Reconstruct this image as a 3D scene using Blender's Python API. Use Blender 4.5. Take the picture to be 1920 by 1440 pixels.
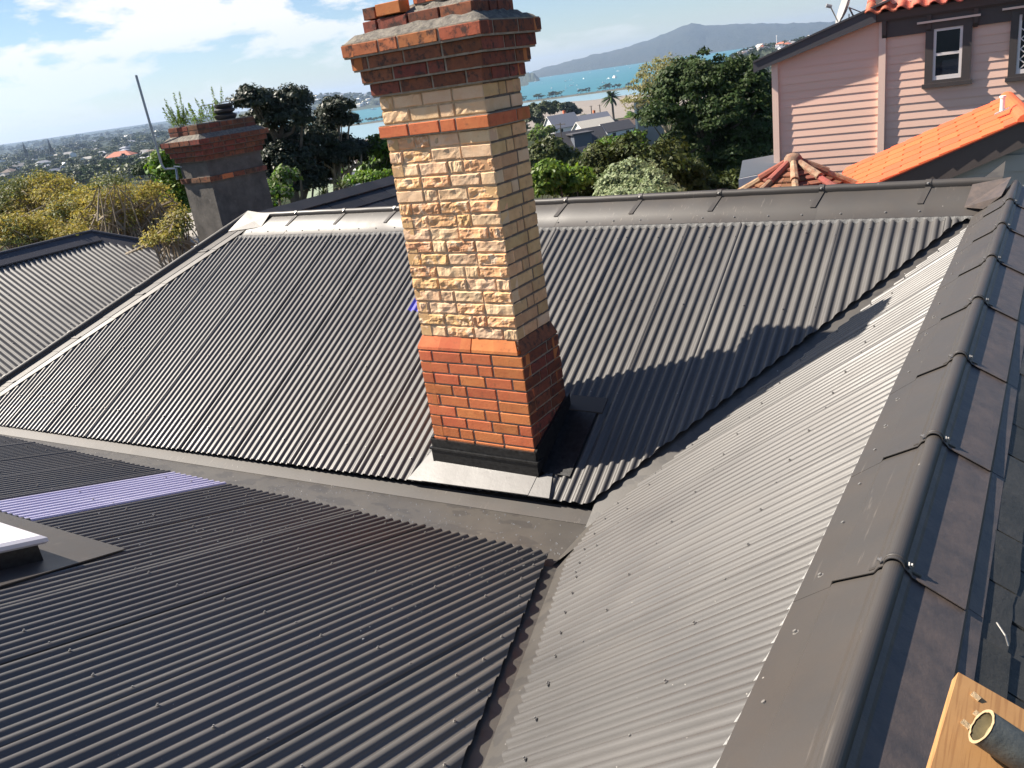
import bpy, math, random
import numpy as np
from mathutils import Vector, Matrix, Quaternion

random.seed(7)
RNG = np.random.default_rng(11)
scene = bpy.context.scene
for o in list(bpy.data.objects):
    bpy.data.objects.remove(o)
COL = scene.collection

# ------------------------------------------------------------------ camera
# World: X along the long back ridge, Y along the right-hand ridge (away from the camera), Z up.
# The camera is the origin of heights (z = 0), about 1.2 m above the ridges.
W_PX, F_PX, CX, CY = 1920.0, 1565.0, 960.0, 720.0
def _n(v): return v / np.linalg.norm(v)
_vx, _vy = np.array([-1510 - CX, 496 - CY, F_PX]), np.array([2025 - CX, -17 - CY, F_PX])
_X = -_n(_vx); _Y = _n(_vy); _Y = _n(_Y - _X * _X.dot(_Y)); _Z = np.cross(_X, _Y)
if _Z[1] > 0: _Z = -_Z
ROT = np.array([_X, _Y, _Z])            # world = ROT @ camera(x right, y down, z forward)
cam_d = bpy.data.cameras.new('camera')
cam_d.sensor_width = 36.0
cam_d.lens = F_PX / W_PX * 36.0
cam_d.clip_start = 0.05
cam_d.clip_end = 60000
cam = bpy.data.objects.new('camera', cam_d)
COL.objects.link(cam)
m = Matrix.Identity(4)
for i in range(3):
    m[i][0] = ROT[i][0]; m[i][1] = -ROT[i][1]; m[i][2] = -ROT[i][2]
cam.matrix_world = m
scene.camera = cam

# ------------------------------------------------------------------ sun, sky, exposure
SUN_EL, SUN_AZ = math.radians(44.0), math.radians(17.5)     # light travels towards +X, turned 18 deg to +Y
sun_to = Vector((-math.cos(SUN_EL) * math.cos(SUN_AZ), -math.cos(SUN_EL) * math.sin(SUN_AZ), math.sin(SUN_EL)))
sd = bpy.data.lights.new('sun', 'SUN')
sd.energy = 5.0
sd.angle = math.radians(0.53)
sd.color = (1.0, 0.915, 0.80)
sun = bpy.data.objects.new('sun', sd)
COL.objects.link(sun)
sun.rotation_euler = sun_to.to_track_quat('Z', 'Y').to_euler()
scene.view_settings.view_transform = 'Standard'
scene.view_settings.look = 'None'
scene.view_settings.exposure = 1.2
scene.view_settings.gamma = 1.0
scene.view_settings.use_curve_mapping = False

world = bpy.data.worlds.new('World')
scene.world = world
world.use_nodes = True
nt = world.node_tree
nt.nodes.clear()
def wn(t, **k):
    n = nt.nodes.new(t)
    for a, b in k.items(): setattr(n, a, b)
    return n
out = wn('ShaderNodeOutputWorld'); bg = wn('ShaderNodeBackground')
sky = wn('ShaderNodeTexSky', sky_type='NISHITA', sun_disc=False)
sky.sun_elevation = SUN_EL
sky.sun_rotation = math.atan2(sun_to.x, sun_to.y)
sky.air_density = 1.0; sky.dust_density = 0.25; sky.ozone_density = 2.6; sky.altitude = 60
bg.inputs['Strength'].default_value = 0.052
tc = wn('ShaderNodeTexCoord'); sep = wn('ShaderNodeSeparateXYZ')
nt.links.new(tc.outputs['Generated'], sep.inputs[0])
def wm(op, a, b=None, clamp=False):
    n = wn('ShaderNodeMath', operation=op, use_clamp=clamp)
    for i, v in enumerate((a, b)):
        if v is None: continue
        if isinstance(v, (int, float)): n.inputs[i].default_value = v
        else: nt.links.new(v, n.inputs[i])
    return n.outputs[0]
cmb = wn('ShaderNodeMapping'); cmb.inputs['Scale'].default_value = (1.0, 1.0, 3.0); cmb.inputs['Location'].default_value = (6.6, 2.7, 5.2)
nt.links.new(tc.outputs['Generated'], cmb.inputs[0])
n1 = wn('ShaderNodeTexNoise'); n1.inputs['Scale'].default_value = 6.5; n1.inputs['Detail'].default_value = 10; n1.inputs['Roughness'].default_value = 0.58
n1.inputs['Distortion'].default_value = 0.15
nt.links.new(cmb.outputs[0], n1.inputs['Vector'])
# the cloud field thins out towards +X (clear sky over the island)
lean = wm('SUBTRACT', wm('MULTIPLY', sep.outputs[0], -0.75), 0.47)
cov = wm('ADD', n1.outputs['Fac'], wm('MULTIPLY', wm('MINIMUM', lean, 0.11), 0.55))
cl = wn('ShaderNodeMapRange'); cl.inputs['From Min'].default_value = 0.49; cl.inputs['From Max'].default_value = 0.56
nt.links.new(cov, cl.inputs['Value'])
up = wn('ShaderNodeMapRange'); up.inputs['From Min'].default_value = 0.0; up.inputs['From Max'].default_value = 0.09
nt.links.new(sep.outputs[2], up.inputs['Value'])
fac = wm('MULTIPLY', wm('MULTIPLY', cl.outputs[0], up.outputs[0]), 0.93)
mixc = wn('ShaderNodeMixRGB'); mixc.inputs[2].default_value = (9.0, 9.0, 9.1, 1)
tint = wn('ShaderNodeMixRGB', blend_type='MULTIPLY'); tint.inputs[0].default_value = 1.0; tint.inputs[2].default_value = (0.93, 0.99, 1.11, 1); nt.links.new(sky.outputs[0], tint.inputs[1])
nt.links.new(fac, mixc.inputs[0]); nt.links.new(tint.outputs[0], mixc.inputs[1])
nt.links.new(mixc.outputs[0], bg.inputs['Color']); nt.links.new(bg.outputs[0], out.inputs[0])

# ------------------------------------------------------------------ geometry helpers
def ray(u, v):
    return _n(ROT @ np.array([u - CX, v - CY, F_PX], float))
def at(u, v, d):
    """the world point seen at photo pixel (u, v) at horizontal distance d"""
    w = ray(u, v); return Vector(w * d / math.hypot(w[0], w[1]))
def aty(u, v, y):
    w = ray(u, v); return Vector(w * y / w[1])
def atx(u, v, x):
    w = ray(u, v); return Vector(w * x / w[0])
def atz(u, v, z):
    w = ray(u, v); return Vector(w * z / w[2])
def onplane(u, v, p, n):
    w = Vector(ray(u, v)); n = Vector(n); return w * (Vector(p).dot(n) / w.dot(n))

def tag(o, label=None, cat=None, group=None, kind=None):
    if label: o['label'] = label
    if cat: o['category'] = cat
    if group: o['group'] = group
    if kind: o['kind'] = kind
    return o
def empty(name, loc=(0, 0, 0), label=None, cat=None, group=None, rz=0.0):
    o = bpy.data.objects.new(name, None); COL.objects.link(o)
    o.location = loc; o.rotation_euler = (0, 0, rz); o.empty_display_size = 0.2
    return tag(o, label, cat, group)
def link(name, me, parent=None, world=True):
    """links mesh data; vertices are world coordinates unless world=False (then they are local to the parent)"""
    o = bpy.data.objects.new(name, me); COL.objects.link(o)
    if parent is not None:
        o.parent = parent
        if world: o.matrix_parent_inverse = wmat(parent).inverted()
    return o
def wmat(o):
    mm = Matrix.LocRotScale(o.location, o.rotation_euler, o.scale)
    if o.parent is not None:
        mm = wmat(o.parent) @ o.matrix_parent_inverse @ mm
    return mm
def mesh_np(name, verts, faces, mats=(), smooth=False, mi=None):
    me = bpy.data.meshes.new(name)
    me.from_pydata([tuple(v) for v in verts], [], [tuple(f) for f in faces])
    for mt in (mats if isinstance(mats, (list, tuple)) else [mats]): me.materials.append(mt)
    if smooth: me.polygons.foreach_set('use_smooth', [True] * len(me.polygons))
    if mi is not None: me.polygons.foreach_set('material_index', list(mi))
    me.update()
    return me
def quads_np(name, V, mats, smooth=False):
    """V: (n,4,3) array of quads -> mesh, fast"""
    n = len(V)
    me = bpy.data.meshes.new(name)
    me.vertices.add(4 * n); me.vertices.foreach_set('co', V.reshape(-1).astype(np.float32))
    me.loops.add(4 * n); me.loops.foreach_set('vertex_index', np.arange(4 * n, dtype=np.int32))
    me.polygons.add(n); me.polygons.foreach_set('loop_start', np.arange(0, 4 * n, 4, dtype=np.int32))
    for mt in (mats if isinstance(mats, (list, tuple)) else [mats]): me.materials.append(mt)
    me.update(calc_edges=True)
    return me
class MB:
    def __init__(s): s.v = []; s.f = []; s.m = []
    def add(s, vs, fs, mi=0):
        b = len(s.v); s.v += [tuple(x) for x in vs]; s.f += [tuple(i + b for i in f) for f in fs]; s.m += [mi] * len(fs); return s
    def quad(s, a, b, c, d, mi=0): return s.add([a, b, c, d], [(0, 1, 2, 3)], mi)
    def box(s, lo, hi, mi=0, M=None):
        x0, y0, z0 = lo; x1, y1, z1 = hi
        vs = [Vector(p) for p in ((x0, y0, z0), (x1, y0, z0), (x1, y1, z0), (x0, y1, z0), (x0, y0, z1), (x1, y0, z1), (x1, y1, z1), (x0, y1, z1))]
        if M is not None: vs = [M @ v for v in vs]
        return s.add(vs, [(0, 3, 2, 1), (4, 5, 6, 7), (0, 1, 5, 4), (1, 2, 6, 5), (2, 3, 7, 6), (3, 0, 4, 7)], mi)
    def prism(s, poly, d, mi=0):
        """poly: 3D points of one end face; d: extrusion vector"""
        n = len(poly); p = [Vector(q) for q in poly]; d = Vector(d)
        return s.add(p + [q + d for q in p], [tuple(range(n))[::-1], tuple(range(n, 2 * n))] + [(i, (i + 1) % n, (i + 1) % n + n, i + n) for i in range(n)], mi)
    def bar(s, a, b, w, h, upv=(0, 0, 1), mi=0):
        a, b = Vector(a), Vector(b); d = (b - a).normalized(); r = d.cross(Vector(upv)).normalized(); u = r.cross(d)
        vs = [a + r * (sx * w / 2) + u * (sz * h / 2) for sx, sz in ((-1, -1), (1, -1), (1, 1), (-1, 1))]
        return s.prism(vs, b - a, mi)
    def tube(s, pts, rad, seg=8, mi=0, cap=True):
        pts = [Vector(p) for p in pts]; n = len(pts)
        rad = rad if isinstance(rad, (list, tuple)) else [rad] * n
        rings = []; prev = None
        for i, p in enumerate(pts):
            d = (pts[min(i + 1, n - 1)] - pts[max(i - 1, 0)]).normalized()
            if prev is None:
                a = d.cross(Vector((0, 0, 1)))
                if a.length < 1e-3: a = d.cross(Vector((0, 1, 0)))
                a.normalize()
            else:
                a = (prev - d * prev.dot(d)).normalized()
            prev = a; b = d.cross(a)
            rings.append([p + (a * math.cos(t) + b * math.sin(t)) * rad[i] for t in [2 * math.pi * k / seg for k in range(seg)]])
        vs = [q for r in rings for q in r]
        fs = [(i * seg + k, i * seg + (k + 1) % seg, (i + 1) * seg + (k + 1) % seg, (i + 1) * seg + k) for i in range(n - 1) for k in range(seg)]
        if cap: fs += [tuple(range(seg))[::-1], tuple(range((n - 1) * seg, n * seg))]
        return s.add(vs, fs, mi)
    def build(s, name, mats, parent=None, smooth=False, world=True):
        me = mesh_np(name, s.v, s.f, mats, smooth, s.m)
        if smooth:
            try: me.set_sharp_from_angle(angle=math.radians(40))
            except Exception: pass
        return link(name, me, parent, world)

# ------------------------------------------------------------------ materials
def mat(name, col, rough=0.6, metal=0.0, spec=0.5, noise=None, bump=None, col2=None, island=0.0, objrand=0.0, trans=0.0, coat=0.0, extra=None):
    """noise=(scale, amount) colour mottling towards col2; bump=(scale, strength); island / objrand = value jitter per loose piece / per object"""
    mt = bpy.data.materials.new(name); mt.use_nodes = True
    N, L = mt.node_tree.nodes, mt.node_tree.links
    b = N['Principled BSDF']
    b.inputs['Roughness'].default_value = rough; b.inputs['Metallic'].default_value = metal
    b.inputs['Specular IOR Level'].default_value = spec
    if coat: b.inputs['Coat Weight'].default_value = coat; b.inputs['Coat Roughness'].default_value = 0.2
    rgb = N.new('ShaderNodeRGB'); rgb.outputs[0].default_value = (*col, 1); cur = rgb.outputs[0]
    geo = N.new('ShaderNodeNewGeometry'); tcn = N.new('ShaderNodeTexCoord')
    coord = geo.outputs['Position']
    if noise:
        t = N.new('ShaderNodeTexNoise'); t.inputs['Scale'].default_value = noise[0]; t.inputs['Detail'].default_value = 6; t.inputs['Roughness'].default_value = 0.6
        L.new(coord, t.inputs['Vector'])
        r = N.new('ShaderNodeMapRange'); r.inputs['From Min'].default_value = 0.35; r.inputs['From Max'].default_value = 0.68; r.inputs['To Max'].default_value = noise[1]
        L.new(t.outputs['Fac'], r.inputs['Value'])
        mx = N.new('ShaderNodeMixRGB'); c2 = col2 or tuple(c * 0.5 for c in col); mx.inputs[2].default_value = (*c2, 1)
        L.new(r.outputs[0], mx.inputs[0]); L.new(cur, mx.inputs[1]); cur = mx.outputs[0]
    for amt, src in ((island, 'i'), (objrand, 'o')):
        if not amt: continue
        if src == 'i': rv = geo.outputs['Random Per Island']
        else: rv = N.new('ShaderNodeObjectInfo').outputs['Random']
        hs = N.new('ShaderNodeHueSaturation')
        rr = N.new('ShaderNodeMapRange'); rr.inputs['To Min'].default_value = 1 - amt; rr.inputs['To Max'].default_value = 1 + amt
        L.new(rv, rr.inputs['Value']); L.new(rr.outputs[0], hs.inputs['Value'])
        m3 = N.new('ShaderNodeMath'); m3.operation = 'MULTIPLY'; m3.inputs[1].default_value = 7.31; L.new(rv, m3.inputs[0])
        m4 = N.new('ShaderNodeMath'); m4.operation = 'FRACT'; L.new(m3.outputs[0], m4.inputs[0])
        r2 = N.new('ShaderNodeMapRange'); r2.inputs['To Min'].default_value = 0.5 - amt * 0.06; r2.inputs['To Max'].default_value = 0.5 + amt * 0.06
        L.new(m4.outputs[0], r2.inputs['Value']); L.new(r2.outputs[0], hs.inputs['Hue'])
        L.new(cur, hs.inputs['Color']); cur = hs.outputs[0]
    if extra: cur = extra(N, L, cur, coord, b)
    L.new(cur, b.inputs['Base Color'])
    if bump:
        t = N.new('ShaderNodeTexNoise'); t.inputs['Scale'].default_value = bump[0]; t.inputs['Detail'].default_value = 7; t.inputs['Roughness'].default_value = 0.65
        L.new(coord, t.inputs['Vector'])
        bp = N.new('ShaderNodeBump'); bp.inputs['Strength'].default_value = bump[1]; bp.inputs['Distance'].default_value = bump[2] if len(bump) > 2 else 0.01
        L.new(t.outputs['Fac'], bp.inputs['Height']); L.new(bp.outputs[0], b.inputs['Normal'])
    if trans:
        o_ = N['Material Output']; tr = N.new('ShaderNodeBsdfTranslucent'); ms = N.new('ShaderNodeMixShader'); ms.inputs[0].default_value = trans
        hs = N.new('ShaderNodeHueSaturation'); hs.inputs['Value'].default_value = 1.5; hs.inputs['Saturation'].default_value = 1.1
        L.new(cur, hs.inputs['Color']); L.new(hs.outputs[0], tr.inputs['Color'])
        L.new(b.outputs[0], ms.inputs[1]); L.new(tr.outputs[0], ms.inputs[2]); L.new(ms.outputs[0], o_.inputs['Surface'])
    return mt
def specks(scale, thresh, colr):
    """small pale flecks (dried drops, swarf) with their own shape"""
    def f(N, L, cur, coord, b):
        v = N.new('ShaderNodeTexVoronoi'); v.inputs['Scale'].default_value = scale; L.new(coord, v.inputs['Vector'])
        lt = N.new('ShaderNodeMath'); lt.operation = 'LESS_THAN'; L.new(v.outputs['Distance'], lt.inputs[0]); lt.inputs[1].default_value = thresh
        sepc = N.new('ShaderNodeSeparateColor'); L.new(v.outputs['Color'], sepc.inputs[0])
        g = N.new('ShaderNodeMath'); g.operation = 'GREATER_THAN'; g.inputs[1].default_value = 0.8; L.new(sepc.outputs[0], g.inputs[0])
        mu = N.new('ShaderNodeMath'); mu.operation = 'MULTIPLY'; L.new(lt.outputs[0], mu.inputs[0]); L.new(g.outputs[0], mu.inputs[1])
        mx = N.new('ShaderNodeMixRGB'); mx.inputs[2].default_value = (*colr, 1); L.new(mu.outputs[0], mx.inputs[0]); L.new(cur, mx.inputs[1])
        tb2 = N.new('ShaderNodeTexNoise'); tb2.inputs['Scale'].default_value = 0.9; tb2.inputs['Detail'].default_value = 9; tb2.inputs['Roughness'].default_value = 0.62; L.new(coord, tb2.inputs['Vector'])
        rb = N.new('ShaderNodeMapRange'); rb.inputs['From Min'].default_value = 0.42; rb.inputs['From Max'].default_value = 0.66; rb.inputs['To Max'].default_value = 0.28; L.new(tb2.outputs['Fac'], rb.inputs['Value'])
        mb2 = N.new('ShaderNodeMixRGB'); mb2.inputs[2].default_value = (0.035, 0.03, 0.026, 1); L.new(rb.outputs[0], mb2.inputs[0]); L.new(mx.outputs[0], mb2.inputs[1]); mx = mb2
        # cloudy variation of gloss: dust film
        t = N.new('ShaderNodeTexNoise'); t.inputs['Scale'].default_value = 2.3; t.inputs['Detail'].default_value = 8; L.new(coord, t.inputs['Vector'])
        r = N.new('ShaderNodeMapRange'); r.inputs['From Min'].default_value = 0.3; r.inputs['From Max'].default_value = 0.7
        r.inputs['To Min'].default_value = b.inputs['Roughness'].default_value - 0.07; r.inputs['To Max'].default_value = b.inputs['Roughness'].default_value + 0.09
        L.new(t.outputs['Fac'], r.inputs['Value']); L.new(r.outputs[0], b.inputs['Roughness'])
        return mx.outputs[0]
    return f
M = {}
M['iron'] = mat('painted_iron', (0.083, 0.078, 0.073), 0.44, 0.0, 0.62, noise=(3.0, 0.5), col2=(0.098, 0.089, 0.08), bump=(160, 0.05), objrand=0.10, extra=specks(26, 0.055, (0.3, 0.28, 0.25)))
def patches(N, L, cur, coord, b):
    cur = specks(20, 0.09, (0.34, 0.32, 0.3))(N, L, cur, coord, b)
    mp_ = N.new('ShaderNodeMapping'); mp_.inputs['Scale'].default_value = (3.0, 5.5, 3.0); L.new(coord, mp_.inputs[0])
    t = N.new('ShaderNodeTexNoise'); t.inputs['Scale'].default_value = 1.4; t.inputs['Detail'].default_value = 3; L.new(mp_.outputs[0], t.inputs['Vector'])
    r = N.new('ShaderNodeMapRange'); r.inputs['From Min'].default_value = 0.55; r.inputs['From Max'].default_value = 0.575; r.inputs['To Max'].default_value = 0.55; L.new(t.outputs['Fac'], r.inputs['Value'])
    mx = N.new('ShaderNodeMixRGB'); mx.inputs[2].default_value = (0.045, 0.042, 0.04, 1); L.new(r.outputs[0], mx.inputs[0]); L.new(cur, mx.inputs[1]); return mx.outputs[0]
M['iron_wet'] = mat('flat_flashing_iron', (0.085, 0.077, 0.067), 0.42, 0.0, 0.6, noise=(5.0, 0.8), col2=(0.068, 0.063, 0.057), bump=(60, 0.05), extra=patches)
def scuffs(N, L, cur, coord, b):
    cur = specks(14, 0.05, (0.3, 0.28, 0.25))(N, L, cur, coord, b)
    for rot, sc in ((0.4, (70, 3.5, 20)), (1.3, (55, 2.5, 20))):
        mp_ = N.new('ShaderNodeMapping'); mp_.inputs['Rotation'].default_value = (0, 0, rot); mp_.inputs['Scale'].default_value = sc; L.new(coord, mp_.inputs[0])
        t = N.new('ShaderNodeTexNoise'); t.inputs['Scale'].default_value = 1.0; t.inputs['Detail'].default_value = 3; L.new(mp_.outputs[0], t.inputs['Vector'])
        t2 = N.new('ShaderNodeTexNoise'); t2.inputs['Scale'].default_value = 2.2; t2.inputs['Detail'].default_value = 4; L.new(coord, t2.inputs['Vector'])
        r = N.new('ShaderNodeMapRange'); r.inputs['From Min'].default_value = 0.66; r.inputs['From Max'].default_value = 0.72; L.new(t.outputs['Fac'], r.inputs['Value'])
        r2 = N.new('ShaderNodeMapRange'); r2.inputs['From Min'].default_value = 0.5; r2.inputs['From Max'].default_value = 0.64; r2.inputs['To Max'].default_value = 0.55; L.new(t2.outputs['Fac'], r2.inputs['Value'])
        m_ = N.new('ShaderNodeMath'); m_.operation = 'MULTIPLY'; L.new(r.outputs[0], m_.inputs[0]); L.new(r2.outputs[0], m_.inputs[1])
        mx = N.new('ShaderNodeMixRGB'); mx.inputs[2].default_value = (0.22, 0.19, 0.16, 1); L.new(m_.outputs[0], mx.inputs[0]); L.new(cur, mx.inputs[1]); cur = mx.outputs[0]
    return cur
M['iron_cap'] = mat('ridge_flashing_iron', (0.052, 0.047, 0.043), 0.5, 0.0, 0.5, noise=(6.0, 0.6), col2=(0.062, 0.051, 0.042), bump=(90, 0.05), extra=scuffs)
M['black'] = mat('black_flashing', (0.008, 0.008, 0.008), 0.3, 0, 0.5, noise=(30, 0.5), col2=(0.05, 0.05, 0.05), bump=(120, 0.1))
for _k, _i in (('iron', 1.5), ('iron_cap', 1.5), ('iron_wet', 1.5)): M[_k].node_tree.nodes['Principled BSDF'].inputs['IOR'].default_value = _i
M['foam'] = mat('silver_closure', (0.52, 0.51, 0.49), 0.5, 0.1, 0.5, noise=(120, 0.9), col2=(0.12, 0.12, 0.115), bump=(200, 0.6))
M['foam_grey'] = mat('grey_closure', (0.12, 0.115, 0.11), 0.6, 0, 0.4, noise=(80, 0.7), col2=(0.25, 0.25, 0.24), bump=(200, 0.6))
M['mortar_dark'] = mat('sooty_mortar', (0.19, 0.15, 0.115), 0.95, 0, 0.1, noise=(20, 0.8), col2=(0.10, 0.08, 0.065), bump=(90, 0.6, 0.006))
M['screw'] = mat('screw_steel', (0.3, 0.285, 0.265), 0.35, 0.5, 0.5)
M['lilac'] = mat('lilac_film', (0.40, 0.38, 0.55), 0.4, 0, 0.5, noise=(1.6, 0.9), col2=(0.52, 0.50, 0.65), bump=(70, 0.08))
M['lilac_deep'] = mat('blue_film', (0.13, 0.12, 0.5), 0.4)
M['slate'] = mat('slate', (0.028, 0.029, 0.028), 0.5, 0, 0.22, noise=(9, 0.7), col2=(0.048, 0.046, 0.042), bump=(35, 0.35), objrand=0.3)
M['slate_rear'] = mat('rear_slate', (0.022, 0.022, 0.024), 0.5, 0, 0.35, noise=(4, 0.6), col2=(0.04, 0.036, 0.034), bump=(20, 0.3), objrand=0.3)
M['lead'] = mat('old_lead_flashing', (0.105, 0.08, 0.068), 0.5, 0, 0.5, noise=(14, 0.8), col2=(0.05, 0.045, 0.045), bump=(40, 0.2))
def grime(dark, scale, amt, lo=0.5, hi=0.66):
    def f(N, L, cur, coord, b):
        t = N.new('ShaderNodeTexNoise'); t.inputs['Scale'].default_value = scale; t.inputs['Detail'].default_value = 8; t.inputs['Roughness'].default_value = 0.7; L.new(coord, t.inputs['Vector'])
        r = N.new('ShaderNodeMapRange'); r.inputs['From Min'].default_value = lo; r.inputs['From Max'].default_value = hi; r.inputs['To Max'].default_value = amt; L.new(t.outputs['Fac'], r.inputs['Value'])
        mx = N.new('ShaderNodeMixRGB'); mx.inputs[2].default_value = (*dark, 1); L.new(r.outputs[0], mx.inputs[0]); L.new(cur, mx.inputs[1]); return mx.outputs[0]
    return f
M['brick_cream'] = mat('cream_brick', (0.74, 0.52, 0.325), 0.9, 0, 0.2, noise=(11, 0.9), col2=(0.70, 0.44, 0.25), bump=(55, 0.4, 0.010), objrand=0.12, extra=grime((0.42, 0.29, 0.18), 28, 0.5, 0.58, 0.74))
M['brick_ochre'] = mat('eroded_ochre_brick', (0.74, 0.44, 0.225), 0.92, 0, 0.2, noise=(14, 0.85), col2=(0.66, 0.31, 0.125), bump=(45, 0.5, 0.012), objrand=0.2, extra=grime((0.78, 0.59, 0.40), 14, 0.9, 0.5, 0.62))
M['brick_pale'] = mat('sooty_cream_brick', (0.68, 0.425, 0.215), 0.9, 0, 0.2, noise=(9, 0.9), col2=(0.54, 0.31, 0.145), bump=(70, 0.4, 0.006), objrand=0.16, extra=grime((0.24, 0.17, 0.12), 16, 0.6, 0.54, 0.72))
M['brick_red'] = mat('red_brick', (0.52, 0.17, 0.066), 0.88, 0, 0.25, noise=(13, 0.85), col2=(0.46, 0.125, 0.05), bump=(60, 0.35, 0.006), objrand=0.15, extra=grime((0.17, 0.075, 0.04), 24, 0.6, 0.55, 0.72))
M['brick_soot_shade'] = mat('soot_shaded_red_brick', (0.235, 0.075, 0.045), 0.9, 0, 0.2, noise=(16, 0.9), col2=(0.14, 0.055, 0.04), bump=(60, 0.4, 0.006), objrand=0.22, extra=grime((0.05, 0.04, 0.036), 19, 0.9, 0.5, 0.62))  # sooty red brick, its colour darkened further to deepen the shade
M['brick_dull'] = mat('dull_brown_brick', (0.20, 0.085, 0.052), 0.9, 0, 0.2, noise=(10, 0.9), col2=(0.11, 0.055, 0.04), bump=(60, 0.4, 0.006), objrand=0.25, extra=grime((0.05, 0.042, 0.036), 9, 0.8, 0.5, 0.64))
M['brick_cap'] = mat('soot_stained_red_brick', (0.46, 0.15, 0.07), 0.9, 0, 0.2, noise=(13, 0.9), col2=(0.33, 0.11, 0.055), bump=(60, 0.4, 0.006), objrand=0.2, extra=grime((0.06, 0.04, 0.035), 13, 0.9, 0.5, 0.6))
M['mortar_cream'] = mat('cream_lime_mortar', (0.62, 0.46, 0.30), 0.95, 0, 0.1, noise=(18, 0.8), col2=(0.46, 0.30, 0.17), bump=(70, 0.9, 0.012))
M['mortar'] = mat('lime_mortar', (0.36, 0.30, 0.23), 0.95, 0, 0.1, noise=(20, 0.8), col2=(0.2, 0.155, 0.115), bump=(90, 0.6, 0.006))
M['cement'] = mat('lichen_cement', (0.26, 0.235, 0.2), 0.95, 0, 0.1, noise=(22, 0.9), col2=(0.09, 0.085, 0.08), bump=(70, 0.9, 0.02), extra=grime((0.40, 0.36, 0.24), 35, 0.7, 0.57, 0.68))
M['render'] = mat('old_cement_render', (0.15, 0.135, 0.118), 0.92, 0, 0.2, noise=(3.5, 0.9), col2=(0.065, 0.06, 0.055), bump=(30, 0.5, 0.01), extra=grime((0.22, 0.2, 0.18), 9, 0.5, 0.58, 0.72))
M['galv'] = mat('galvanised_pipe', (0.32, 0.35, 0.38), 0.4, 0.6)
M['tan_pot'] = mat('terracotta_cowl', (0.5, 0.4, 0.25), 0.8, bump=(40, 0.3))
M['pink'] = mat('pink_weatherboard', (0.80, 0.52, 0.405), 0.55, 0, 0.3, noise=(3, 0.35), col2=(0.76, 0.485, 0.375), objrand=0.03, bump=(30, 0.05))
M['pink_trim'] = mat('pink_trim_board', (0.80, 0.57, 0.46), 0.5)
M['brown_trim'] = mat('dark_brown_trim', (0.062, 0.05, 0.046), 0.5, noise=(8, 0.4), col2=(0.045, 0.037, 0.034))
M['grey_trim'] = mat('charcoal_barge', (0.052, 0.05, 0.056), 0.5)
M['sash'] = mat('pinkish_white_sash', (0.74, 0.66, 0.62), 0.45)
M['glass'] = mat('window_glass', (0.012, 0.017, 0.028), 0.04, 0, 0.6)
M['orange'] = mat('orange_metal_tile', (0.80, 0.145, 0.05), 0.55, 0, 0.35, noise=(6, 0.6), col2=(0.70, 0.12, 0.042), bump=(60, 0.1), objrand=0.05)
M['orange_clay'] = mat('orange_clay_tile', (0.62, 0.17, 0.085), 0.75, noise=(20, 0.8), col2=(0.42, 0.1, 0.06), bump=(40, 0.3), objrand=0.2)
M['terracotta'] = mat('old_terracotta', (0.29, 0.105, 0.065), 0.9, 0, 0.2, noise=(18, 0.9), col2=(0.2, 0.09, 0.06), bump=(45, 0.5), objrand=0.25, island=0.3, extra=grime((0.07, 0.055, 0.05), 22, 0.8, 0.55, 0.68))
M['lichen'] = mat('lichened_hip_tile', (0.33, 0.25, 0.17), 0.95, 0, 0.1, noise=(16, 0.95), col2=(0.25, 0.115, 0.07), bump=(40, 0.6), objrand=0.25, extra=grime((0.12, 0.1, 0.085), 26, 0.8, 0.52, 0.66))
M['sage'] = mat('sage_weatherboard', (0.27, 0.285, 0.255), 0.6, objrand=0.03)
M['white'] = mat('white_paint', (0.78, 0.77, 0.74), 0.5)
M['dome'] = mat('opal_skylight', (0.78, 0.74, 0.76), 0.25, 0, 0.5)
M['grey_roof'] = mat('grey_long_run_roof', (0.235, 0.24, 0.27), 0.5, 0.1)
M['lean_roof'] = mat('faded_grey_lean_to', (0.085, 0.098, 0.115), 0.6, noise=(5, 0.5), col2=(0.07, 0.08, 0.095))
M['timber'] = mat('sawn_pine', (0.44, 0.235, 0.088), 0.7, noise=(7, 0.7), col2=(0.34, 0.17, 0.06))
M['tubegrey'] = mat('weathered_scaffold_tube', (0.12, 0.125, 0.11), 0.5, 0.15, noise=(30, 0.8), col2=(0.05, 0.055, 0.055), bump=(60, 0.2))
M['rimtan'] = mat('rough_cut_rim', (0.42, 0.3, 0.17), 0.9, bump=(90, 0.6))
M['tubein'] = mat('tube_inside', (0.3, 0.25, 0.14), 0.9, noise=(40, 0.8), col2=(0.14, 0.12, 0.07))
M['bark_pale'] = mat('pale_bark', (0.34, 0.28, 0.2), 0.9, noise=(6, 0.8), col2=(0.2, 0.16, 0.12), bump=(20, 0.4))
M['bark'] = mat('grey_brown_bark', (0.15, 0.12, 0.09), 0.9, noise=(6, 0.8), col2=(0.08, 0.065, 0.05), bump=(20, 0.4))

# ------------------------------------------------------------------ the roofs' planes
TA, TB, TC = math.tan(math.radians(30)), math.tan(math.radians(36)), math.tan(math.radians(18))
XR = -0.27
zA = lambda y: -1.43 + TA * (y - 7.0)
zB = lambda x: -1.28 + TB * (x - XR)
zC = lambda y: -2.92 + TC * (3.91 - y)
TRR = math.tan(math.radians(29))
zR = lambda x: -1.28 - TRR * (x - XR)
PITCH, AMP = 0.0762, 0.0104
P = lambda x, y, z: Vector((x, y, z))

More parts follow.
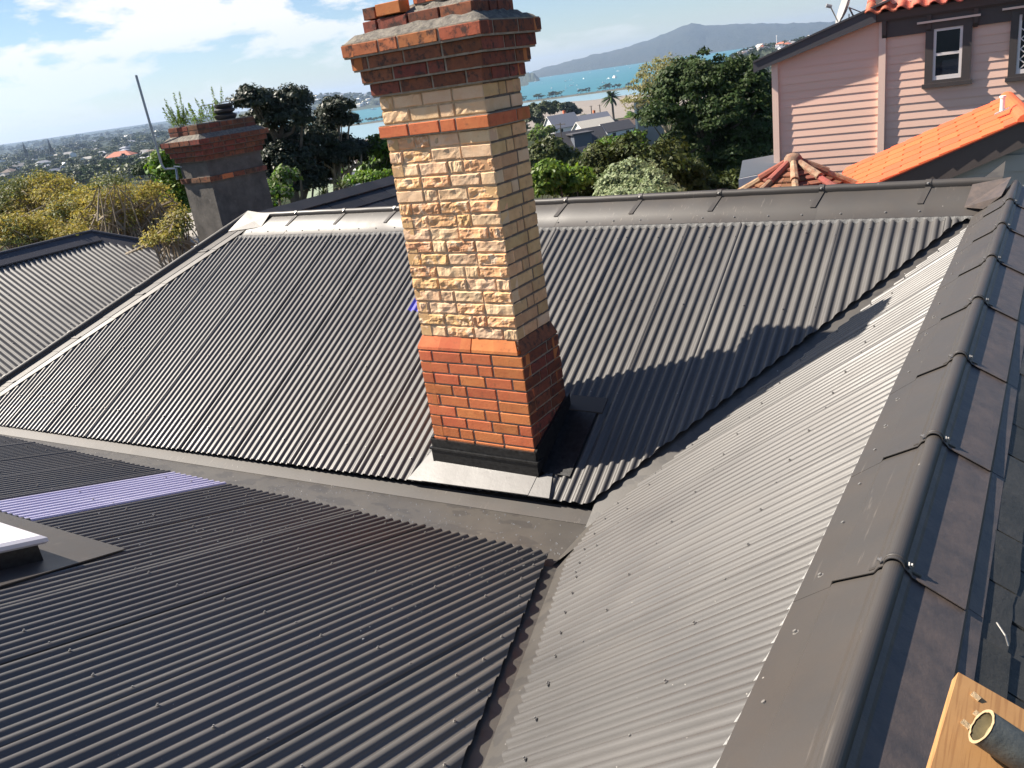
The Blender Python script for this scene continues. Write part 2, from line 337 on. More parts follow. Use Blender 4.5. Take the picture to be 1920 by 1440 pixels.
def clip_interval(poly, u):
    """poly: convex list of (u, v); the v-interval of the polygon at u"""
    vs = []
    for (u0, v0), (u1, v1) in zip(poly, poly[1:] + poly[:1]):
        if u0 == u1: continue
        t = (u - u0) / (u1 - u0)
        if -1e-9 <= t <= 1 + 1e-9: vs.append(v0 + t * (v1 - v0))
    return (min(vs), max(vs)) if len(vs) >= 2 else None
def sheet_mesh(name, poly, u0, u1, pos, nrm, material, phase=0.0, lift_end=0.0075, sub=12, amp=AMP, drop=0.0, wob=0.0):
    """one corrugated sheet: u across the waves, v down the slope; pos(u,v)->plane point; nrm plane normal"""
    vs, fs, prev = [], [], None
    step = PITCH / sub; n = max(1, int(round((u1 - u0) / step)))
    for i in range(n + 1):
        u = u0 + (u1 - u0) * i / n
        iv = clip_interval(poly, u)
        if iv is None: prev = None; continue
        h = amp * math.tanh(1.5 * math.cos(2 * math.pi * (u - phase) / PITCH)) / math.tanh(1.5)
        t = (u1 - u) / (PITCH * 1.1)
        h += lift_end * max(0.0, 1.0 - t) if t < 1 else 0.0
        K = 4 if wob else 1
        ring = []
        for k in range(K + 1):
            v = iv[0] + (iv[1] - iv[0]) * k / K
            ring.append(pos(u, v) + nrm * (h - drop + (wob * math.sin(v * 2.1 + u * 1.3) if wob else 0)))
        b = len(vs); vs += ring
        if prev is not None:
            for k in range(K): fs.append((prev + k, b + k, b + k + 1, prev + k + 1))
        prev = b
    if not fs: return None
    return mesh_np(name, vs, fs, material, True)
def lay_sheets(parent, poly, cuts, pos, nrm, material, name='roof_sheet', special=None, **kw):
    for i in range(len(cuts) - 1):
        a, b = cuts[i], cuts[i + 1]
        # the crest that laps over the next sheet lies at b
        me = sheet_mesh(name, poly, a - 0.02, b + PITCH * 0.32, pos, nrm, material, phase=b, **kw)
        if me: link(name, me, parent)
def screw(mb, p, n, r=0.006):
    n = Vector(n).normalized(); a = n.cross(Vector((0.3, 0.9, 0.1))).normalized(); b = n.cross(a)
    def ring(rr, h): return [p + (a * math.cos(t) + b * math.sin(t)) * rr + n * h for t in [math.pi * 2 * k / 6 for k in range(6)]]
    vs = ring(r * 1.5, 0) + ring(r * 1.5, 0.003) + ring(r * 0.85, 0.003) + ring(r * 0.85, 0.009)
    fs = [(j * 6 + k, j * 6 + (k + 1) % 6, j * 6 + 6 + (k + 1) % 6, j * 6 + 6 + k) for j in range(3) for k in range(6)] + [tuple(range(18, 24))]
    mb.add(vs, fs)

# ================================================================== MAIN HOUSE ROOF
house = empty('house', (-3.0, 3.5, -6.6), 'dark grey house roof of corrugated iron planes meeting in valleys round the tall brick chimney', 'house')
NA, NB, NC = Vector((0, -math.sin(math.atan(TA)), math.cos(math.atan(TA)))), Vector((-math.sin(math.atan(TB)), 0, math.cos(math.atan(TB)))), Vector((0, math.sin(math.atan(TC)), math.cos(math.atan(TC))))
posA = lambda u, v: P(u, v, zA(v))
posB = lambda u, v: P(v, u, zB(v))
posC = lambda u, v: P(u, v, zC(v))
eaveA = lambda x: 4.245 + (x + 10.24) * 0.0322
polyA = [(-8.66, 7.10), (-0.46, 7.10), (-0.52, 7.04), (-2.62, eaveA(-2.62)), (-11.10, eaveA(-11.1))]
polyB = [(-0.6, -0.46), (6.83, -0.46), (4.32, -2.44), (3.64, -2.315), (-0.34, -0.485)]
polyC = [(-11.9, 3.91), (-2.59, 3.91), (-2.59, 3.875), (-0.64, -0.42), (-11.9, -0.42)]
cutsA = [-11.15, -10.85, -10.09, -9.33, -8.57, -7.80, -7.03, -6.28, -5.53, -4.79, -4.05, -3.334, -2.72, -2.25, -1.453, -0.678, -0.40]
lay_sheets(house, polyA, cutsA, posA, NA, M['iron'], wob=0.0012)
cutsB = [-0.7, 0.02, 0.78, 1.54, 2.30, 3.06, 3.82, 4.58, 5.34, 6.10, 6.86]
lay_sheets(house, polyB, cutsB, posB, NB, M['iron'], wob=0.0008)
cutsC = [-11.9, -11.1, -10.34, -9.58, -8.82, -8.06, -7.30, -6.56, -5.80, -5.04, -4.28, -3.64, -2.96, -2.22, -1.46, -0.55]
for i in range(len(cutsC) - 1):
    a, b = cutsC[i], cutsC[i + 1]
    if abs(a + 6.56) < 0.01:
        up_ = [(-12, 3.91), (-1, 3.91), (-1, 2.30), (-12, 2.30)]; lo_ = [(-12, 2.36), (-1, 2.36), (-1, -0.42), (-12, -0.42)]
        me = sheet_mesh('roof_sheet', up_, a + 0.01, b + PITCH * 0.32, posC, NC, M['lilac'], phase=b)
        o = link('roof_sheet', me, house); o['label'] = 'lilac film-covered corrugated sheet'
        me = sheet_mesh('roof_sheet', lo_, a - 0.02, b + PITCH * 0.32, posC, NC, M['iron'], phase=b, drop=-0.006)
        link('roof_sheet', me, house)
        continue
    me = sheet_mesh('roof_sheet', polyC, a - 0.02, b + PITCH * 0.32, posC, NC, M['iron'], phase=b, wob=0.0012)
    if me: link('roof_sheet', me, house)
# a small scrap of the same lilac film left on a sheet beside the chimney
me = sheet_mesh('film_scrap', [(-5.32, 6.14), (-4.95, 6.14), (-4.95, 6.0), (-5.32, 6.0)], -5.24, -5.04, posA, NA, M['lilac_deep'], phase=-4.79, drop=-0.002, lift_end=0)
link('film_scrap', me, house)['label'] = 'small scrap of blue film'

# screws, one joined part per roof plane
def plane_screws(pts, pos, nrm, name='roof_screws'):
    mb = MB()
    for u, v in pts: screw(mb, pos(u, v) + nrm * (AMP + 0.001), nrm, 0.0046)
    mb.build(name, M['screw'], house)['kind'] = 'stuff'
pa = []
for i in range(len(cutsA) - 1):
    for y in (4.62, 5.35, 6.15, 6.85):
        for k in (0, 3, 7):
            u = cutsA[i + 1] - PITCH * k
            if u <= cutsA[i] + 0.03: continue
            v = y + random.uniform(-0.03, 0.03); iv = clip_interval(polyA, u)
            if iv and iv[0] + 0.05 < v < iv[1] - 0.05 and not (-4.2 < u < -2.85 and v < 5.3): pa.append((u, v))
plane_screws(pa, posA, NA)
pb = []
for i in range(1, len(cutsB)):
    for x in (-0.85, -1.45, -2.05):
        for k in (0, 3, 7):
            u = cutsB[i] - PITCH * k; v = x + random.uniform(-0.03, 0.03); iv = clip_interval(polyB, u)
            if iv and iv[0] + 0.04 < v < iv[1] - 0.04: pb.append((u, v))
for k in range(90):
    u = cutsB[-1] - PITCH * k; iv = clip_interval(polyB, u)
    if iv and k % 3 == 0: pb.append((u, iv[0] + 0.13 + random.uniform(-0.01, 0.01)))
plane_screws(pb, posB, NB)
pc = []
for i in range(len(cutsC) - 1):
    for y in (0.6, 1.35, 2.15, 2.95, 3.75):
        for k in (0, 3, 7):
            u = cutsC[i + 1] - PITCH * k; v = y + random.uniform(-0.05, 0.05); iv = clip_interval(polyC, u)
            if iv and iv[0] + 0.05 < v < iv[1] - 0.05 and not (-5.9 < u < -4.3 and v < 2.25) and u > cutsC[i] + 0.03: pc.append((u, v))
for k in range(14):
    v = 3.6 - 0.25 * k; u = -2.56 + (v - 3.875) * (-1.96 / 4.295) - 0.11
    pc.append((round((u - cutsC[-2]) / PITCH) * PITCH + cutsC[-2], v))
plane_screws(pc, posC, NC)

# ridge along X ----------------------------------------------------
RY, RZ, RR = 7.27, -1.236, 0.033
def capA_profile(dx=0.0, lift=0.0):
    pts = [(6.965, zA(6.965) + 0.021), (7.07, zA(7.07) + 0.025), (7.075, zA(7.075) + 0.033), (7.243, RZ - 0.026)]
    for t in range(9):
        a = math.radians(215 - t * 31)
        pts.append((RY + RR * math.cos(a), RZ + RR * math.sin(a)))
    pts += [(7.30, RZ - 0.026), (7.56, RZ - 0.17)]
    return [(y, z + lift) for y, z in pts]
def extrude_x(mb, prof, xs, lifts=None):
    vs, fs, n = [], [], len(prof)
    for i, x in enumerate(xs):
        for y, z in prof: vs.append((x, y, z + (lifts[i] if lifts else 0)))
    for i in range(len(xs) - 1):
        for k in range(n - 1): fs.append((i * n + k, (i + 1) * n + k, (i + 1) * n + k + 1, i * n + k + 1))
    return mb.add(vs, fs)
strapx = [-8.55] + [aty(u, 408 - 0.0444 * (u - 470), 7.24).x for u in (555, 645, 740)] + [-5.42, -4.7] + [aty(u, 408 - 0.0444 * (u - 470), 7.24).x for u in (1060, 1200, 1348, 1540, 1740)] + [-0.36]
prof = capA_profile()
for i in range(len(strapx) - 1):
    mb = MB(); a, b = strapx[i], strapx[i + 1]; N_ = 6
    extrude_x(mb, prof, [a + (b - a + 0.004) * k / N_ for k in range(N_ + 1)], [random.uniform(-0.002, 0.002) for k in range(N_ + 1)])
    mb.build('ridge_cap', M['iron_cap'], house, smooth=True)
for i, x in enumerate(strapx[1:-1]):
    mb = MB(); prof2 = [(y, z) for y, z in prof[2:14]]
    vs, fs = [], []
    for j, (dx) in enumerate((-0.02, 0.022)):
        for k, (y, z) in enumerate(prof2):
            nrm = 0.007 if k < 2 else 0.006
            vs.append((x + dx - (7.24 - y) * 0.20 * (1 if k < 2 else 0), y - nrm * 0.5, z + nrm))
    n2 = len(prof2)
    fs = [(k, n2 + k, n2 + k + 1, k + 1) for k in range(n2 - 1)]
    mb.add(vs, fs)
    o = mb.build('ridge_strap', M['iron_cap'], house)
    mm_ = o.modifiers.new('Solidify', 'SOLIDIFY'); mm_.thickness = 0.004
    mb = MB(); screw(mb, P(x, 7.236, RZ + 0.012), (0, -0.8, 0.6), 0.007); mb.build('strap_screw', M['screw'], house)
mb = MB()
for k in range(27):
    x = -8.4 + k * 0.29 + random.uniform(-0.03, 0.03); screw(mb, P(x, 7.015, zA(7.015) + 0.0245), NA, 0.006)
mb.build('cap_screws', M['screw'], house)['kind'] = 'stuff'
def closure(name, u0, u1, phase, top, bot, nrm, jag):
    vs, fs = [], []; n = int((u1 - u0) / PITCH * 8)
    for i in range(n + 1):
        u = u0 + (u1 - u0) * i / n; c = math.cos(2 * math.pi * (u - phase) / PITCH)
        vs.append(top(u)); vs.append(bot(u, 0.5 - 0.5 * c) + nrm * (AMP * c + 0.001))
        if i: fs.append((2 * i - 2, 2 * i, 2 * i + 1, 2 * i - 1))
    return link(name, mesh_np(name, vs, fs, M['foam' if jag > 1 else 'foam_grey'], False), house)
for i in range(1, len(cutsA) - 1):
    a, b = max(cutsA[i], -8.62), cutsA[i + 1]
    if b <= a: continue
    closure('closure_strip', a, b, b, lambda u: P(u, 6.967, zA(6.967) + 0.020), lambda u, t: P(u, 6.958 - 0.010 * t, zA(6.958 - 0.01 * t)), NA, 1)
for i in range(len(cutsB) - 1):
    a, b = cutsB[i], min(cutsB[i + 1], 6.75)
    closure('closure_strip', a, b, cutsB[i + 1], lambda u: P(-0.524, u, zB(-0.524) + 0.020), lambda u, t: P(-0.5215 - 0.034 * t ** 1.4, u, zB(-0.5215 - 0.034 * t ** 1.4) + 0.002), NB, 2)

# hip cap on the left edge of the chimney plane ----------------------
hipx = lambda y: -8.72 - (7.27 - y) * 0.847
def hip_pt(y, off, dz): x = hipx(y) + off; return P(x, y, zA(y) + dz if off >= 0 else zA(y) + dz + off * 0.5)
ys = [7.27 - 0.52 * k for k in range(8)]
for i in range(len(ys) - 1):
    mb = MB(); vs, fs = [], []
    pr = [(0.33, 0.021), (0.225, 0.024), (0.22, 0.031), (0.045, 0.022)] + [(0.033 * math.cos(math.radians(a)) + 0.005, 0.062 + 0.033 * math.sin(math.radians(a))) for a in range(-35, 216, 31)] + [(-0.03, 0.035), (-0.22, 0.02)]
    for y in (ys[i] + 0.002, ys[i + 1]):
        for off, dz in pr: vs.append(hip_pt(y, off, dz + (0.004 if y == ys[i + 1] else 0)))
    n = len(pr); mb.add(vs, [(k, k + 1, n + k + 1, n + k) for k in range(n - 1)])
    mb.build('hip_cap', M['iron_cap'], house, smooth=True)
for k in range(5):
    y = 7.27 - 0.55 - k * 0.66
    mb = MB(); pr2 = [(o_, d_ + 0.006) for o_, d_ in pr[2:10]]; vs = []
    for dy in (-0.016, 0.016):
        for off, dz in pr2: vs.append(hip_pt(y + dy, off, dz))
    n = len(pr2); mb.add(vs, [(q, q + 1, n + q + 1, n + q) for q in range(n - 1)])
    o = mb.build('hip_strap', M['iron_cap'], house); mm_ = o.modifiers.new('Solidify', 'SOLIDIFY'); mm_.thickness = 0.004
# hip end plane (turned away from the camera) and the rear plane
mb = MB(); mb.quad(P(-8.72, 7.27, -1.30), P(hipx(4.0), 4.0, zA(4.0) - 0.03), P(hipx(4.0) - 0.9, 4.0, zA(4.0) - 0.65), P(hipx(4.0) - 0.9, 8.6, zA(4.0) - 0.65))
mb.quad(P(-8.72, 7.27, -1.30), P(-0.27, 7.27, -1.30), P(0.6, 9.6, -2.6), P(-8.72, 9.6, -2.6))
mb.build('rear_roof', M['iron'], house)
# a crumpled flat piece closing the hip apex, one closing the ridge corner
mb = MB(); mb.add([hip_pt(7.27, 0.02, 0.10), P(-8.28, 7.24, RZ + 0.012), P(-8.30, 7.08, zA(7.08) + 0.034), P(-8.55, 7.05, zA(7.05) + 0.036), hip_pt(7.02, 0.07, 0.038), P(-8.50, 7.16, zA(7.16) + 0.05)], [(0, 5, 1), (5, 2, 1), (5, 3, 2), (0, 4, 5), (4, 3, 5)])
mb.build('apex_flashing', M['iron_cap'], house)
mb = MB(); mb.add([P(-0.55, 7.22, RZ - 0.01), P(-0.30, 7.24, RZ + 0.03), P(-0.34, 6.90, zB(-0.34) + 0.05), P(-0.45, 6.95, zB(-0.45) + 0.03), P(-0.58, 7.02, zA(7.02) + 0.04)], [(0, 4, 3, 2, 1)])
mb.build('corner_flashing', M['lead'], house)

# ridge along Y -------------------------------------------------------
joints = [-0.37, 0.40, 1.17, 1.94, 2.69, 3.45, 4.22, 5.0, 5.8, 6.55, 7.28]
TR = 0.0225
def capB_profile():
    L_ = [(-0.522, zB(-0.522) + 0.0205), (-0.425, zB(-0.425) + 0.0235), (-0.42, zB(-0.42) + 0.029), (XR - 0.045, zB(XR - 0.045) + 0.022), (XR - 0.034, -1.274)]
    T_ = [(XR + TR * math.cos(math.radians(a)), -1.262 + TR * math.sin(math.radians(a))) for a in range(190, -11, -12)]
    R_ = [(XR + 0.034, -1.274), (XR + 0.04, zR(XR + 0.04) + 0.018), (-0.112, zR(-0.112) + 0.02), (-0.108, zR(-0.108) + 0.014), (-0.075, zR(-0.075) + 0.012)]
    return L_ + T_ + R_
pB = capB_profile()
for i in range(len(joints) - 1):
    mb = MB(); a, b = joints[i], joints[i + 1]; vs, fs = [], []; n = len(pB); K = 8
    for k in range(K + 1):
        y = a + (b - a) * k / K
        lift = 0.010 * (1 - k / K)
        for j, (x, z) in enumerate(pB):
            w = 0.0018 * math.sin(y * 5.3 + j * 0.9) if j in (0, 1, 2, n - 2, n - 1) else 0.0
            lf = lift if 2 <= j < n - 2 else 0.0012 * (1 - k / K)
            vs.append((x, y - (0.03 if k == 0 and 3 <= j < n - 2 else 0), z + lf + w))
    for k in range(K):
        for j in range(n - 1): fs.append((k * n + j, k * n + j + 1, (k + 1) * n + j + 1, (k + 1) * n + j))
    mb.add(vs, fs); mb.m = [1 if (q % (n - 1)) >= n - 6 else 0 for q in range(len(fs))]; o = mb.build('ridge_cap', [M['iron_cap'], M['lead']], house, smooth=False)
    mm_ = o.modifiers.new('Solidify', 'SOLIDIFY'); mm_.thickness = 0.0025; mm_.offset = 1
for y in joints[1:-1]:
    mb = MB(); prt = [(XR + (TR + 0.004) * math.cos(math.radians(a)), -1.252 + (TR + 0.004) * math.sin(math.radians(a))) for a in range(200, -21, -20)]
    prt = [(XR - 0.06, zB(XR - 0.06) + 0.038)] + prt + [(XR + 0.06, zR(XR + 0.06) + 0.036)]
    n = len(prt); vs = [(x, y - 0.012 + dy, z) for dy in (-0.005, 0.005) for x, z in prt]
    mb.add(vs, [(k, k + 1, n + k + 1, n + k) for k in range(n - 1)])
    o = mb.build('ridge_clip', M['iron_cap'], house, smooth=True); mm_ = o.modifiers.new('Solidify', 'SOLIDIFY'); mm_.thickness = 0.0025
    for sx in (-1, 1):
        mb = MB(); screw(mb, P(XR + sx * (TR + 0.010), y - 0.012, -1.252), (sx, 0, 0.25), 0.006); mb.build('clip_screw', M['screw'], house)
mb = MB()
for k in range(27):
    y = 0.2 + k * 0.262 + random.uniform(-0.03, 0.03); screw(mb, P(-0.47, y, zB(-0.47) + 0.0215), NB, 0.0066)
mb.build('cap_screws', M['screw'], house)['kind'] = 'stuff'

# valley trays and the wide flat gutter between the planes ------------
vy = lambda x: 7.0 + (zB(x) + 1.43) / TA
wy = lambda x: 3.91 - (zB(x) + 2.92) / TC
mb = MB(); xs = [-0.36 - 2.22 * k / 10 for k in range(11)]
for x0, x1 in zip(xs, xs[1:]):
    mb.quad(P(x0, vy(x0), zB(x0) - 0.036), P(x0, vy(x0) + 0.42, zA(vy(x0) + 0.42) - 0.036), P(x1, vy(x1) + 0.42, zA(vy(x1) + 0.42) - 0.036), P(x1, vy(x1), zB(x1) - 0.036))
    mb.quad(P(x0, vy(x0), zB(x0) - 0.036), P(x1, vy(x1), zB(x1) - 0.036), P(x1, vy(x1) - 0.5, zB(x1) - 0.036), P(x0, vy(x0) - 0.5, zB(x0) - 0.036))
mb.build('valley_tray', M['iron_wet'], house)
mb = MB(); xs = [-0.45 - 2.0 * k / 8 for k in range(9)]
for x0, x1 in zip(xs, xs[1:]):
    e0, e1 = 0.4, 0.4
    mb.quad(P(x0, wy(x0), zB(x0) - 0.034), P(x1, wy(x1), zB(x1) - 0.034), P(x1, wy(x1) + 0.8, zB(x1) - 0.034), P(x0, wy(x0) + 0.8, zB(x0) - 0.034))
    mb.quad(P(x0, wy(x0), zB(x0) - 0.034), P(x0 - 0.4, wy(x0), zC(wy(x0)) - 0.034), P(x1 - 0.4, wy(x1), zC(wy(x1)) - 0.034), P(x1, wy(x1), zB(x1) - 0.034))
mb.build('valley_tray', M['iron_wet'], house)
panz = lambda x: -2.985 + (x + 2.5) * 0.0125
mb = MB()
gx = [-2.50, -3.3, -4.2, -5.1, -6.0, -6.9, -7.8, -8.7, -9.6, -10.5, -11.6]
for x0, x1 in zip(gx, gx[1:]):
    mb.quad(P(x0, 3.55, panz(x0)), P(x1, 3.55, panz(x1)), P(x1, eaveA(x1) + 0.2, panz(x1)), P(x0, eaveA(x0) + 0.2, panz(x0)))
mb.build('gutter_tray', M['iron_wet'], house)
mb = MB(); mb.quad(P(-2.5, 3.55, panz(-2.5)), P(-2.5, 4.75, panz(-2.5)), P(-2.2, 4.75, zB(-2.2) - 0.03), P(-2.2, 3.55, zB(-2.2) - 0.03)); mb.build('gutter_end', M['iron_wet'], house)
mb = MB()
for x0, x1 in zip(gx, gx[1:]):
    mb.quad(P(x0, eaveA(x0) - 0.10, panz(x0) + 0.003), P(x1, eaveA(x1) - 0.10, panz(x1) + 0.003), P(x1, eaveA(x1) + 0.03, panz(x1) + 0.05), P(x0, eaveA(x0) + 0.03, panz(x0) + 0.05))
mb.build('gutter_edge', M['iron_cap'], house)
# beads of water left by the wash-down
mb = MB()
for k in range(420):
    if k < 250:
        x = random.uniform(-5.5, -2.45); y = random.uniform(3.95, eaveA(x) - 0.1); z = panz(x)
    else:
        t = random.random() ** 1.5; x = -2.6 - 3.4 * t; y = random.uniform(2.2, 3.85); z = zC(y) + 0.003
        x = round((x - cutsC[-2]) / PITCH) * PITCH + cutsC[-2] + 0.02
    r = random.uniform(0.0025, 0.006)
    vs = [(x + r * math.cos(a), y + r * math.sin(a), z) for a in [0, 1.05, 2.1, 3.14, 4.19, 5.24]] + [(x + r * .55 * math.cos(a), y + r * .55 * math.sin(a), z + r * .55) for a in [0, 1.05, 2.1, 3.14, 4.19, 5.24]]
    mb.add(vs, [(j, (j + 1) % 6, 6 + (j + 1) % 6, 6 + j) for j in range(6)] + [tuple(range(6, 12))])
M['water_bead'] = mat('water_bead', (0.3, 0.3, 0.3), 0.08, 0.3, 1.0)
mb.build('water_drops', M['water_bead'], house, smooth=True)['kind'] = 'stuff'

# walls under the roof
mb = MB(); mb.box((-11.0, 0.2, -8.5), (-0.9, 6.6, -3.3)); mb.box((-0.9, -3.0, -8.5), (0.9, 7.0, -2.6)); mb.build('wall', M['sage'], house)

# slates on the far flank of the right-hand ridge ----------------------
mb = MB(); mb.quad(P(XR + 0.05, -0.5, zR(XR + 0.05) - 0.03), P(1.6, -0.5, zR(1.6) - 0.03), P(1.6, 7.3, zR(1.6) - 0.03), P(XR + 0.05, 7.3, zR(XR + 0.05) - 0.03)); mb.build('slate_batten_deck', M['black'], house)
slate_me = []
for k in range(6):
    mb = MB(); w, l, t = 0.246, 0.30, 0.008
    n = 5; edge = [(-w / 2 + w * i / n, random.uniform(-0.004, 0.004)) for i in range(n + 1)]
    vs = [(a, b, 0) for a, b in edge] + [(w / 2, l, 0), (-w / 2, l, 0)]
    vs += [(a, b + 0.002, t) for a, b in edge] + [(w / 2, l, t), (-w / 2, l, t)]
    N2 = len(edge) + 2
    mb.add(vs, [tuple(range(N2, 2 * N2)), tuple(range(N2))[::-1]] + [(i, (i + 1) % N2, N2 + (i + 1) % N2, N2 + i) for i in range(N2)])
    slate_me.append(mesh_np('slate', mb.v, mb.f, M['slate']))
cs, sn = math.cos(math.atan(TRR)), math.sin(math.atan(TRR))
for c in range(4):
    xb = -0.015 + c * 0.15           # lower edge of the course
    for k in range(28):
        y = 0.5 + k * 0.25 + (0.125 if c % 2 else 0) + random.uniform(-0.006, 0.006)
        o = bpy.data.objects.new('slate', slate_me[(k * 5 + c * 3) % 6]); COL.objects.link(o); o.parent = house; o.matrix_parent_inverse = wmat(house).inverted()
        tilt = random.uniform(-0.012, 0.012)
        ex = Vector((0, 1, tilt)).normalized(); ey = Vector((-cs, 0, sn)).normalized()
        ey = (ey - ex * ey.dot(ex)).normalized(); ez = ex.cross(ey)
        if ez.z < 0: ez = -ez; ex = -ex
        ey = (Quaternion(ex, -0.03 if ex.y > 0 else 0.03) @ ey); ez = ex.cross(ey)
        if ez.z < 0: ez = -ez
        mm = Matrix(((ex.x, ey.x, ez.x, xb + random.uniform(-0.006, 0.006)), (ex.y, ey.y, ez.y, y), (ex.z, ey.z, ez.z, zR(xb) + 0.004), (0, 0, 0, 1)))
        o.matrix_basis = mm
mb = MB(); q = P(-0.045, 1.93, zR(-0.045) + 0.035); mb.tube([q, q + Vector((0.02, -0.03, -0.01)), q + Vector((0.028, -0.04, -0.03))], 0.0022, 5); mb.build('slate_hook', M['screw'], house)

# ================================================================== TALL BRICK CHIMNEY
chim = empty('brick_chimney', (-3.55, 4.9, -2.8), 'tall cream brick chimney with red brick foot and corbelled red brick cap', 'chimney')
def brick_mesh(L, H, D, amp, seed, nx=6, nz=3):
    """front face at y = 0 looking to -Y, body behind; outer ring of the face rounded off"""
    r = np.random.default_rng(seed); vs, fs = [], []
    ia = 0.005 if amp < 0.002 else 0.009
    gx = np.concatenate([[0], np.linspace(ia, L - ia, nx - 1), [L]]); gz = np.concatenate([[0], np.linspace(ia, H - ia, nz - 1), [H]])
    bulge = r.normal(0, 1, (nx + 1, nz + 1))
    if amp > 0.002:      # broken faces: connected hollows rather than loose noise
        sm = bulge.copy()
        for _ in range(2):
            pd = np.pad(sm, 1, mode='edge'); sm = (pd[1:-1, 1:-1] * 2 + pd[:-2, 1:-1] + pd[2:, 1:-1] + pd[1:-1, :-2] + pd[1:-1, 2:]) / 6
        bulge = sm / (sm.std() + 1e-6) * 0.95 + bulge * 0.22
    bulge = bulge * amp
    tilt = r.uniform(-1, 1) * amp; low = r.uniform(-1.1, 0.5) * amp
    for i in range(nx + 1):
        for j in range(nz + 1):
            edge = i in (0, nx) or j in (0, nz)
            y = 0.003 + abs(r.normal(0, 0.001)) + amp * r.uniform(0.0, 0.5) if edge else min(0.009, max(-0.014, bulge[i, j] + tilt * (i / nx - 0.5) + low))
            ix = 0.002 * (1 if i == 0 else -1 if i == nx else 0) + (r.normal(0, min(0.0015, amp * 0.35)) if 0 < i < nx else 0)
            iz = 0.002 * (1 if j == 0 else -1 if j == nz else 0) + (r.normal(0, min(0.001, amp * 0.25)) if 0 < j < nz else 0)
            vs.append((gx[i] + ix, y, gz[j] + iz))
    q = nz + 1
    for i in range(nx):
        for j in range(nz): fs.append((i * q + j, (i + 1) * q + j, (i + 1) * q + j + 1, i * q + j + 1))
    b = len(vs); vs += [(0, D, 0), (L, D, 0), (L, D, H), (0, D, H)]
    bot = [i * q for i in range(nx + 1)]; top = [i * q + nz for i in range(nx + 1)]
    lef = list(range(q)); rig = [nx * q + j for j in range(q)]
    fs.append(tuple(bot[::-1] + [b, b + 1])[::1]); fs.append(tuple(top + [b + 2, b + 3]))
    fs.append(tuple(lef + [b + 3, b])); fs.append(tuple(rig[::-1] + [b + 1, b + 2]))
    return vs, fs
BP = {}
def brick_pool(kind, L, H, D):
    key = (kind, round(L, 3), round(H, 3))
    if key not in BP:
        mt, amp, n, nx, nz = {'rough': (M['brick_ochre'], 0.0043, 16, 12, 6), 'roughc': (M['brick_cream'], 0.0030, 12, 10, 5), 'pale': (M['brick_pale'], 0.0006, 5, 3, 3), 'cream': (M['brick_cream'], 0.0014, 5, 5, 3), 'red': (M['brick_red'], 0.0004, 6, 3, 3), 'soot_shade': (M['brick_soot_shade'], 0.0005, 6, 3, 3), 'dull': (M['brick_dull'], 0.0006, 6, 3, 3), 'cap': (M['brick_cap'], 0.0008, 6, 4, 3)}[kind]
        BP[key] = []
        for s in range(n):
            v, f = brick_mesh(L, H, D, amp, hash((len(BP), s)) % 9973, nx, nz)
            BP[key].append(mesh_np('brick', v, f, mt, False))
    return random.choice(BP[key])
CXM = Matrix.Identity(4)
def put(me, name, parent, mm):
    o = bpy.data.objects.new(name, me); COL.objects.link(o); o.parent = parent
    o.matrix_parent_inverse = wmat(parent).inverted(); o.matrix_basis = mm; return o
STR, HDR, JT = 0.222, 0.105, 0.011
def run_lengths(total, seq):
    """fit a pattern of stretchers and headers into a run, scaled to close exactly"""
    ls = [STR if c == 's' else HDR for c in seq]; k = (total - JT * (len(ls) - 1)) / sum(ls)
    return [l * k for l in ls]
def course(par, x0, x1, y0, y1, z, H, kf, kr, kback, parity, name='brick', seqs=None):
    """one ring of bricks; front (-Y) and right (+X) faces as single bricks, the other two sides likewise joined in 'kback'"""
    D = 0.1; W = x1 - x0; Dp = y1 - y0
    sf, sr = (seqs or (('sssh', 'sshs', 'hsss', 'shss'), ('hss', 'sh', 'shs')))
    seqf = sf[parity % len(sf)]; seqr = sr[parity % len(sr)]
    x = x0
    for l in run_lengths(W, seqf):
        k = kf if isinstance(kf, str) else random.choices(list(kf), list(kf.values()))[0]
        me = brick_pool(k, 0.2 if l > 0.15 else 0.1, H, D); sx = l / (0.2 if l > 0.15 else 0.1)
        mm = Matrix.Translation((x, y0 + random.uniform(-0.002, 0.002), z)) @ Matrix.Rotation(random.uniform(-0.006, 0.006), 4, 'Y') @ Matrix.Diagonal((sx, 1, 1, 1))
        put(me, name, par, mm); x += l + JT
    y = y0 + 0.004
    for l in run_lengths(Dp - 0.004, seqr):
        k = kr if isinstance(kr, str) else random.choices(list(kr), list(kr.values()))[0]
        me = brick_pool(k, 0.2 if l > 0.15 else 0.1, H, D); sx = l / (0.2 if l > 0.15 else 0.1)
        mm = Matrix.Translation((x1 + random.uniform(-0.0015, 0.0015), y, z)) @ Matrix.Rotation(math.pi / 2, 4, 'Z') @ Matrix.Diagonal((sx, 1, 1, 1))
        put(me, name, par, mm); y += l + JT
    # left and back sides
    for (ox, oy, rz, run, seq) in ((x1, y1, math.pi, W, seqf), (x0, y1, -math.pi / 2, Dp, seqr)):
        t = 0.0
        for l in run_lengths(run, seq):
            v, f = brick_mesh(l, H, D, 0.001, 5, 2, 2)
            mm = Matrix.Translation((ox, oy, z)) @ Matrix.Rotation(rz, 4, 'Z') @ Matrix.Translation((t, 0, 0))
            kback.add([mm @ Vector(p) for p in v], f); t += l + JT
back_red, back_cream = MB(), MB()
CORE = MB()
X0, X1, Y0, Y1 = -3.985, -3.12, 4.665, 5.13
